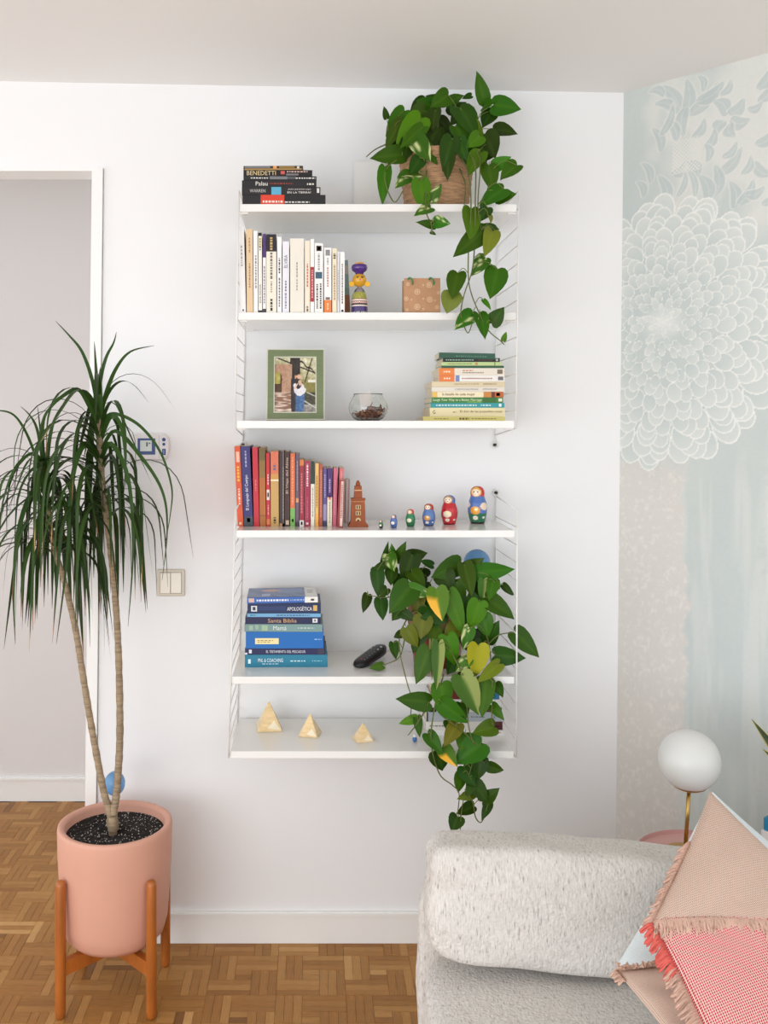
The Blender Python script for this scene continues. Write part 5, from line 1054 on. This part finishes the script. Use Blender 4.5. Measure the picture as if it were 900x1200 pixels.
lov = [[(520, 740, -.24), (532, 770, -.31), (545, 800, -.335), (549, 850, -.335), (556, 880, -.335), (548, 915, -.335), (541, 950, -.335), (539, 985, -.335)], [(490, 705, -.22), (472, 735, -.26), (468, 760, -.29), (477, 800, -.33), (482, 818, -.335), (481, 842, -.33)], [(560, 715, -.22), (571, 748, -.27), (575, 770, -.3), (577, 800, -.33), (576, 850, -.33)], [(515, 800, -.33), (505, 862, -.335), (514, 905, -.335), (530, 920, -.335), (538, 930, -.335), (536, 955, -.335)], [(545, 925, -.335), (554, 940, -.335), (557, 957, -.335), (563, 964, -.335), (568, 957, -.335)], [(480, 690, -.2), (455, 700, -.22), (430, 697, -.21)], [(500, 690, -.18), (478, 668, -.17), (462, 655, -.17)], [(475, 745, -.27), (468, 770, -.27), (450, 779, -.26)], [(556, 700, -.2), (585, 690, -.23)], [(572, 755, -.27), (585, 744, -.28), (604, 741, -.27)], [(500, 830, -.33), (490, 846, -.33), (478, 862, -.33)], [(520, 790, -.32), (512, 830, -.335), (540, 855, -.335), (562, 875, -.335)]]
pothos(lp, lol, lov, rc + Vector((0, -.02, hp)), 33)
globe(559, 659, 15.5, -.10, SZ[4] + hp - .02, 'large blue glass watering globe rising behind the lower pothos', 1.0)
# tiny blue and white trinket by the vines on the lowest shelf
y = -.22; c = Vector((X(486, y), y, SZ[5] + .0003)); root = empty('trinket', c, 'tiny blue and white trinket under the vines on the lowest shelf', 'trinket')
MB().lathe(c, [(.004, 0), (.006, .002), (.0065, .008), (.004, .013), (1e-4, .014)], 16, True, False).build('body', cmat((62, 110, 170), .3), root, smooth=True)
MB().lathe(c, [(.0048, .0125), (.0046, .016), (.002, .019), (1e-4, .0195)], 14, True, False).build('top', cmat((226, 226, 222), .4), root, smooth=True)

# ------------------------------------------------------------------ sofa, cushions
def fabric_mat():
    m = mat('boucle_fabric', (208, 203, 197), .9, bump=.9, bscale=170); nt = m.node_tree; bs = nt.nodes['Principled BSDF']
    tc = nt.nodes.new('ShaderNodeTexCoord'); mp = nt.nodes.new('ShaderNodeMapping'); mp.inputs['Scale'].default_value = (330, 90, 70); nt.links.new(tc.outputs['Object'], mp.inputs[0])
    n = nt.nodes.new('ShaderNodeTexNoise'); n.inputs['Scale'].default_value = 1; n.inputs['Detail'].default_value = 2; nt.links.new(mp.outputs[0], n.inputs['Vector'])
    r = nt.nodes.new('ShaderNodeValToRGB'); e = r.color_ramp.elements; e[0].position = .26; e[0].color = C(160, 150, 143); e[1].position = .38; e[1].color = C(203, 198, 192); e2 = e.new(.72); e2.color = C(222, 217, 211)
    nt.links.new(n.outputs['Fac'], r.inputs[0]); nt.links.new(r.outputs[0], bs.inputs['Base Color']); return m
fab = fabric_mat()
def puff(name, c, hx, hy, hz, ux, uy, uz, m, parent, kx=7, n=26, noise=.006, sag=0.0, seed=1, wr=1.0):
    c, ux, uy, uz = Vector(c), Vector(ux), Vector(uy), Vector(uz); rr = random.Random(seed); ph = [rr.uniform(0, 6) for _ in range(6)]
    bm = bmesh.new(); bmesh.ops.create_cube(bm, size=2); bmesh.ops.subdivide_edges(bm, edges=bm.edges[:], cuts=n, use_grid_fill=True)
    for v in bm.verts:
        p = v.co; s_ = (abs(p.x) ** kx + abs(p.y) ** kx + abs(p.z) ** kx) ** (-1 / kx); p = p * s_
        w_ = noise * (math.sin(p.x * 5 + p.z * 7 + ph[0]) + math.sin(p.x * 11 - p.z * 6 + p.y * 4 + ph[1]) * .6 + math.sin(p.z * 16 + p.x * 9 + ph[2]) * .35 * wr)
        zz = p.z * hz - sag * (1 - p.x * p.x) * max(0, p.z)
        q = c + ux * (p.x * hx) + uy * (p.y * hy * (1 + .12 * (1 - p.x * p.x) * (1 - p.z * p.z))) + uz * zz
        v.co = q + (ux * p.x + uy * p.y + uz * p.z) * w_
    bm.verts.index_update(); o = obj(name, [v.co.copy() for v in bm.verts], [[v.index for v in f.verts] for f in bm.faces], m, parent, smooth=True); bm.free(); return o
sofa = empty('sofa', (.9, -1.3, 0), 'cream boucle sofa with low back standing before the shelf wall', 'sofa')
SX0, SX1 = .236, 1.50; SXC, SXH = (SX0 + SX1) / 2, (SX1 - SX0) / 2
puff('seat_cushion', (SXC, -1.30, .350), SXH + .012, .475, .105, (1, 0, 0), (0, 1, 0), (0, 0, 1), fab, sofa, 9, 24, .003)
puff('base_frame', (SXC, -1.27, .175), SXH - .006, .47, .088, (1, 0, 0), (0, 1, 0), (0, 0, 1), fab, sofa, 12, 12, .001)
puff('back_frame', (SXC, -.778, .345), SXH, .036, .245, (1, 0, 0), (0, 1, 0), (0, 0, 1), fab, sofa, 8, 16, .002)
for x in (.30, 1.42):
    for y in (-.9, -1.66): MB().lathe((x, y, 0), [(1e-4, 0), (.018, 0), (.024, .09), (1e-4, .09)], 14, False, False).build('leg', cmat((110, 72, 42), .4), sofa, smooth=True)
bcush = empty('back_cushion', (.55, -.9, .457), 'plump cream boucle back cushion leaning on the sofa back', 'cushion')
ang = -.03
ux = Vector((math.cos(ang), math.sin(ang), -.06)).normalized(); uz = Vector((.06, .10, 1)).normalized(); uy = uz.cross(ux)
puff('cushion_body', Vector((.562, -.916, .582)), .324, .074, .121, ux, uy, uz, fab, bcush, 6.5, 28, .002, .004, 4)
def weave_mat(name, a, b_, thread, sx, sy):
    m = mat(name, a, .9, bump=.3, bscale=300); nt = m.node_tree; bs = nt.nodes['Principled BSDF']
    uv = nt.nodes.new('ShaderNodeUVMap'); br = nt.nodes.new('ShaderNodeTexBrick'); nt.links.new(uv.outputs[0], br.inputs['Vector'])
    br.inputs['Color1'].default_value = C(*a); br.inputs['Color2'].default_value = C(*b_); br.inputs['Mortar'].default_value = C(*thread)
    br.inputs['Scale'].default_value = 1.0; br.inputs['Mortar Size'].default_value = sy * .17; br.inputs['Brick Width'].default_value = sx; br.inputs['Row Height'].default_value = sy; br.inputs['Mortar Smooth'].default_value = .4
    nt.links.new(br.outputs['Color'], bs.inputs['Base Color'])
    bp = nt.nodes.new('ShaderNodeBump'); bp.inputs['Strength'].default_value = .6; bp.inputs['Distance'].default_value = .002; nt.links.new(br.outputs['Fac'], bp.inputs['Height']); nt.links.new(bp.outputs[0], bs.inputs['Normal'])
    return m
wb = weave_mat('beige_weave', (190, 154, 134), (182, 146, 126), (216, 198, 184), .014, .0105)
wr_ = weave_mat('coral_weave', (190, 58, 66), (178, 48, 58), (232, 208, 198), .0145, .0125)
wbl = weave_mat('mist_blue_weave', (214, 224, 226), (206, 218, 221), (226, 232, 232), .013, .010)
def pillow(T, Rr, Bb, Ll, th, mats, parent, split=None, N=40):
    T, Rr, Bb, Ll = map(Vector, (T, Rr, Bb, Ll)); nrm = (Rr - Ll).cross(T - Bb).normalized()
    if nrm.y > 0: nrm = -nrm
    v = []; uvs = []
    def pt(u, w_):
        return T * ((1 - u) * (1 - w_)) + Rr * (u * (1 - w_)) + Bb * (u * w_) + Ll * ((1 - u) * w_)
    for side in (1, -1):
        for j in range(N + 1):
            for i in range(N + 1):
                u, w_ = i / N, j / N; a, b_ = 2 * u - 1, 2 * w_ - 1
                h = th * max(0, (1 - a * a) * (1 - b_ * b_)) ** .42
                pinch = .035; cu = .5 + a * .5 * (1 - pinch * (1 - b_ * b_)); cw = .5 + b_ * .5 * (1 - pinch * (1 - a * a))
                v.append(pt(cu, cw) + nrm * (h * side + .002 * math.sin(u * 19 + w_ * 8) * (h / th))); uvs.append((u, w_))
    n1 = N + 1; f = []; mi = []
    for s_ in (0, 1):
        o_ = s_ * n1 * n1
        for j in range(N):
            for i in range(N):
                q = (o_ + j * n1 + i, o_ + j * n1 + i + 1, o_ + (j + 1) * n1 + i + 1, o_ + (j + 1) * n1 + i); f.append(q if s_ else q[::-1]); mi.append(0 if not split else (0 if (i + .5) / N + (j + .5) / N < 1.0 else 1))
    o = obj('pillow_cover', v, f, mats, parent, smooth=True)
    ul = o.data.uv_layers.new(name='UVMap'); dat = np.zeros(len(o.data.loops) * 2, np.float32)
    li = np.zeros(len(o.data.loops), np.int32); o.data.loops.foreach_get('vertex_index', li); ua = np.array(uvs, np.float32)
    ul.data.foreach_set('uv', ua[li].ravel()); o.data.polygons.foreach_set('material_index', mi)
    def surf(u, w_):
        a, b_ = 2 * u - 1, 2 * w_ - 1; h = th * max(0, (1 - a * a) * (1 - b_ * b_)) ** .42
        cu = .5 + a * .5 * (1 - .035 * (1 - b_ * b_)); cw = .5 + b_ * .5 * (1 - .035 * (1 - a * a)); return pt(cu, cw) + nrm * h
    return o, surf, nrm
def fringe(name, surf, uv0, uv1, n, direc, nrm, ln, rgb, parent, seed, flat=.5):
    rr = random.Random(seed); q = MB(); direc = Vector(direc).normalized()
    for i in range(n):
        t = (i + rr.random()) / n; p = surf(uv0[0] + (uv1[0] - uv0[0]) * t, uv0[1] + (uv1[1] - uv0[1]) * t) + nrm * .001
        d = (direc + Vector((rr.uniform(-.35, .35), rr.uniform(-.25, .05), rr.uniform(-.3, .3)))).normalized(); L = ln * rr.uniform(.7, 1.15)
        q.tube(smooth_path([p, p + d * L * .4 + nrm * .004, p + d * L * .8 + nrm * .003 + Vector((0, 0, -.004)), p + d * L + Vector((rr.uniform(-.003, .003), 0, -.006))], 2), [.0021] * 6 + [.0013], 5)
    return q.build(name, mat('yarn_%d_%d' % (rgb[0], rgb[2]), rgb, .95, bump=.3, bscale=200, var=.1, vscale=60), parent, kind='stuff')
ya_ = -1.17
pB = empty('cushion', P(840, 1130, -1.06), 'pale mist blue square cushion tucked behind the fringed coral cushion', 'cushion')
def corners(*c): return [P(*q) for q in c]
pillow(*corners((835, 928, -.955), (1010, 1072, -1.10), (880, 1225, -1.22), (722, 1133, -1.11)), .032, [wbl], pB)
pC = empty('cushion', P(800, 1200, -1.25), 'beige fringed cushion lying low on the sofa seat', 'cushion')
o, sf_, nn = pillow(*corners((850, 1122, -1.21), (950, 1225, -1.27), (815, 1255, -1.36), (722, 1138, -1.20)), .028, [wb], pC)
fringe('fringe', sf_, (0, 1), (.0, .35), 60, (-.1, -.3, .7), nn, .024, (194, 160, 140), pC, 5)
fringe('fringe', sf_, (0.0, 1), (.12, 1), 14, (-1, -.2, .1), nn, .016, (200, 166, 146), pC, 8)
pA = empty('cushion', P(860, 1200, -1.2), 'fringed cushion half beige half coral woven leaning at the sofa end', 'cushion')
o, sf_, nn = pillow(*corners((832, 927, -1.08), (1002, 1092, -1.27), (858, 1285, -1.42), (764, 1080, -1.26)), .040, [wb, wr_], pA, split=True, N=48)
fringe('fringe', sf_, (.0, .40), (0, 1), 95, (-1, -.1, -.15), nn, .018, (196, 160, 142), pA, 1)
fringe('fringe', sf_, (.0, 1), (.32, 1), 60, (-.8, -.3, -.35), nn, .026, (208, 98, 88), pA, 2)
fringe('fringe', sf_, (.30, 1), (.75, 1), 70, (-.9, -.3, -.3), nn, .026, (198, 162, 144), pA, 3)
fringe('seam_fringe', sf_, (.01, .99), (.99, .01), 230, (-.05, -.35, -1), nn, .028, (198, 164, 146), pA, 4)

# ------------------------------------------------------------------ corner: side table, lamp, snake plant
tc_ = P(822, 1007, -.572); tz_ = tc_.z; tcx = Vector((tc_.x, -.572, 0))
root = empty('side_table', tcx, 'small round pink metal side table in the corner behind the sofa', 'side table')
pinkt = mat('pink_metal', (206, 158, 152), .45, bump=.02, bscale=60)
MB().lathe(tcx, [(1e-4, tz_ - .014), (.146, tz_ - .014), (.15, tz_ - .012), (.15, tz_ + .008), (.1475, tz_ + .009), (.146, tz_), (1e-4, tz_)], 56, False, False).build('table_top', pinkt, root, smooth=False)
MB().lathe(tcx, [(.014, .012), (.014, tz_ - .014)], 18).build('post', pinkt, root, smooth=True)
MB().lathe(tcx, [(1e-4, 0), (.118, 0), (.12, .004), (.118, .010), (.02, .012), (1e-4, .012)], 40, False, False).build('foot', pinkt, root, smooth=True)
yl_ = -.545; lc = Vector((X(803, yl_), yl_, tz_ + .0003)); gc = P(808, 891, yl_); gr = 34.8 / S(yl_)
root = empty('table_lamp', lc, 'brass table lamp with a white glass globe on the pink table', 'lamp')
brass = mat('brushed_brass', (186, 150, 84), .28, metal=1, bump=.02, bscale=120)
MB().lathe(lc, [(1e-4, 0), (.044, 0), (.045, .002), (.045, .008), (.043, .010), (1e-4, .010)], 48, False, False).build('base', brass, root)
gx = Vector((lc.x + .004, lc.y, 0)); zg = gc.z - gr
MB().tube([(lc.x, lc.y, lc.z + .009), (gc.x - .001, lc.y, zg + .004)], .0048, 16).build('stem', brass, root, smooth=True)
MB().lathe((gc.x, yl_, gc.z), [(1e-4, -gr - .004)] + [((gr + .0018) * math.cos(math.radians(a)), (gr + .0018) * math.sin(math.radians(a))) for a in range(-84, -55, 5)] + [((gr) * math.cos(math.radians(-57)), gr * math.sin(math.radians(-57)))], 48, False, False).build('cup', brass, root, smooth=True)
MB().lathe((gc.x, yl_, gc.z), sphere_prof(gr, 0, 32), 56, True, True).build('globe_shade', mat('opal_glass', (216, 216, 212), .3, sss=.3, coat=.2, bump=.005), root, smooth=True)
# low bench along the papered wall, mostly beyond the frame, with books and a snake plant
bd = WD; bn = Vector((WD.y, -WD.x, 0)) ; bn = Vector((-.751, -.66, 0)).normalized()
bo = Vector((CX, 0, 0)) + bd * .52 + bn * .05
root = empty('wall_bench', bo + bd * .45 + bn * .15, 'low white bench along the papered wall beside the side table', 'bench')
zbn = Zf(989, -.62); q = MB(); q.frame(bo + Vector((0, 0, zbn - .03)), bd * .95, bn * .18, Vector((0, 0, .03))); q.build('bench_top', shelfm, root)
for t in (.03, .88):
    for s_ in (.01, .13):
        q = MB(); q.frame(bo + bd * t + bn * s_, bd * .04, bn * .04, Vector((0, 0, zbn - .03))); q.build('leg', shelfm, root)
bp_ = P(885.5, 985, -.5); book_o = bo + bd * .07 + bn * .03 + Vector((0, 0, zbn + .0004))
book(bo + bd * .004 + bn * .176 + Vector((0, 0, zbn + .0004)), (0, 0, .03), bd * .2, bn * -.15, (32, 128, 170), 'bright blue book lying on the bench behind the fringed cushion', 'books on the bench')
pc = bo + bd * .075 + bn * .085; zp = zbn + .0004 + .0306
root = empty('snake_plant', pc + Vector((0, 0, zp)), 'snake plant with yellow edged leaves in a tan pot on the blue book', 'potted plant')
MB().lathe(pc, [(1e-4, zp), (.052, zp), (.064, zp + .06), (.066, zp + .085), (.060, zp + .085), (.056, zp + .07), (1e-4, zp + .07)], 36, False, False).build('pot', mat('tan_pot', (206, 170, 132), .7, bump=.1, bscale=60), root, smooth=True)
snm = attr_mat('snake_leaf', .4)
for (dx, dy, tx, ty_, H, wd_) in ((-.03, -.01, P(881, 843, -.555).x - pc.x, -.02, P(881, 843, -.555).z - zp, .034), (-.015, -.03, P(894, 880, -.58).x - pc.x, -.045, P(894, 878, -.58).z - zp, .038), (.02, .0, .05, .02, .32, .036), (.0, .02, .01, .05, .30, .034), (.015, -.03, .03, -.05, .24, .034)):
    v = []; cs = []; n = 12
    for i in range(n + 1):
        t = i / n; cp = pc + Vector((dx + (tx - dx) * t ** 1.2, dy + (ty_ - dy) * t, 0)); cp.z = zp + .069 + (H - .069) * t
        wv = wd_ * .5 * (1 - max(0, (t - .35) / .65) ** 1.7) * (.65 + .7 * t if t < .5 else 1) + .0005
        for c_ in (-1, -.72, 0, .72, 1):
            v.append(cp + Vector((c_ * wv, -abs(c_) * wv * .25, 0))); g = (46, 60, 34) if abs(c_) < .9 and int(i * 1.5) % 2 else (62, 78, 44); cs.append(C(*((206, 190, 96) if abs(c_) > .9 else g)))
    f = [(i * 5 + j, i * 5 + j + 1, (i + 1) * 5 + j + 1, (i + 1) * 5 + j) for i in range(n) for j in range(4)]
    lf = obj('leaf', v, f, snm, root, smooth=True, cols=cs)
    md = lf.modifiers.new('thick', 'SOLIDIFY'); md.thickness = .002
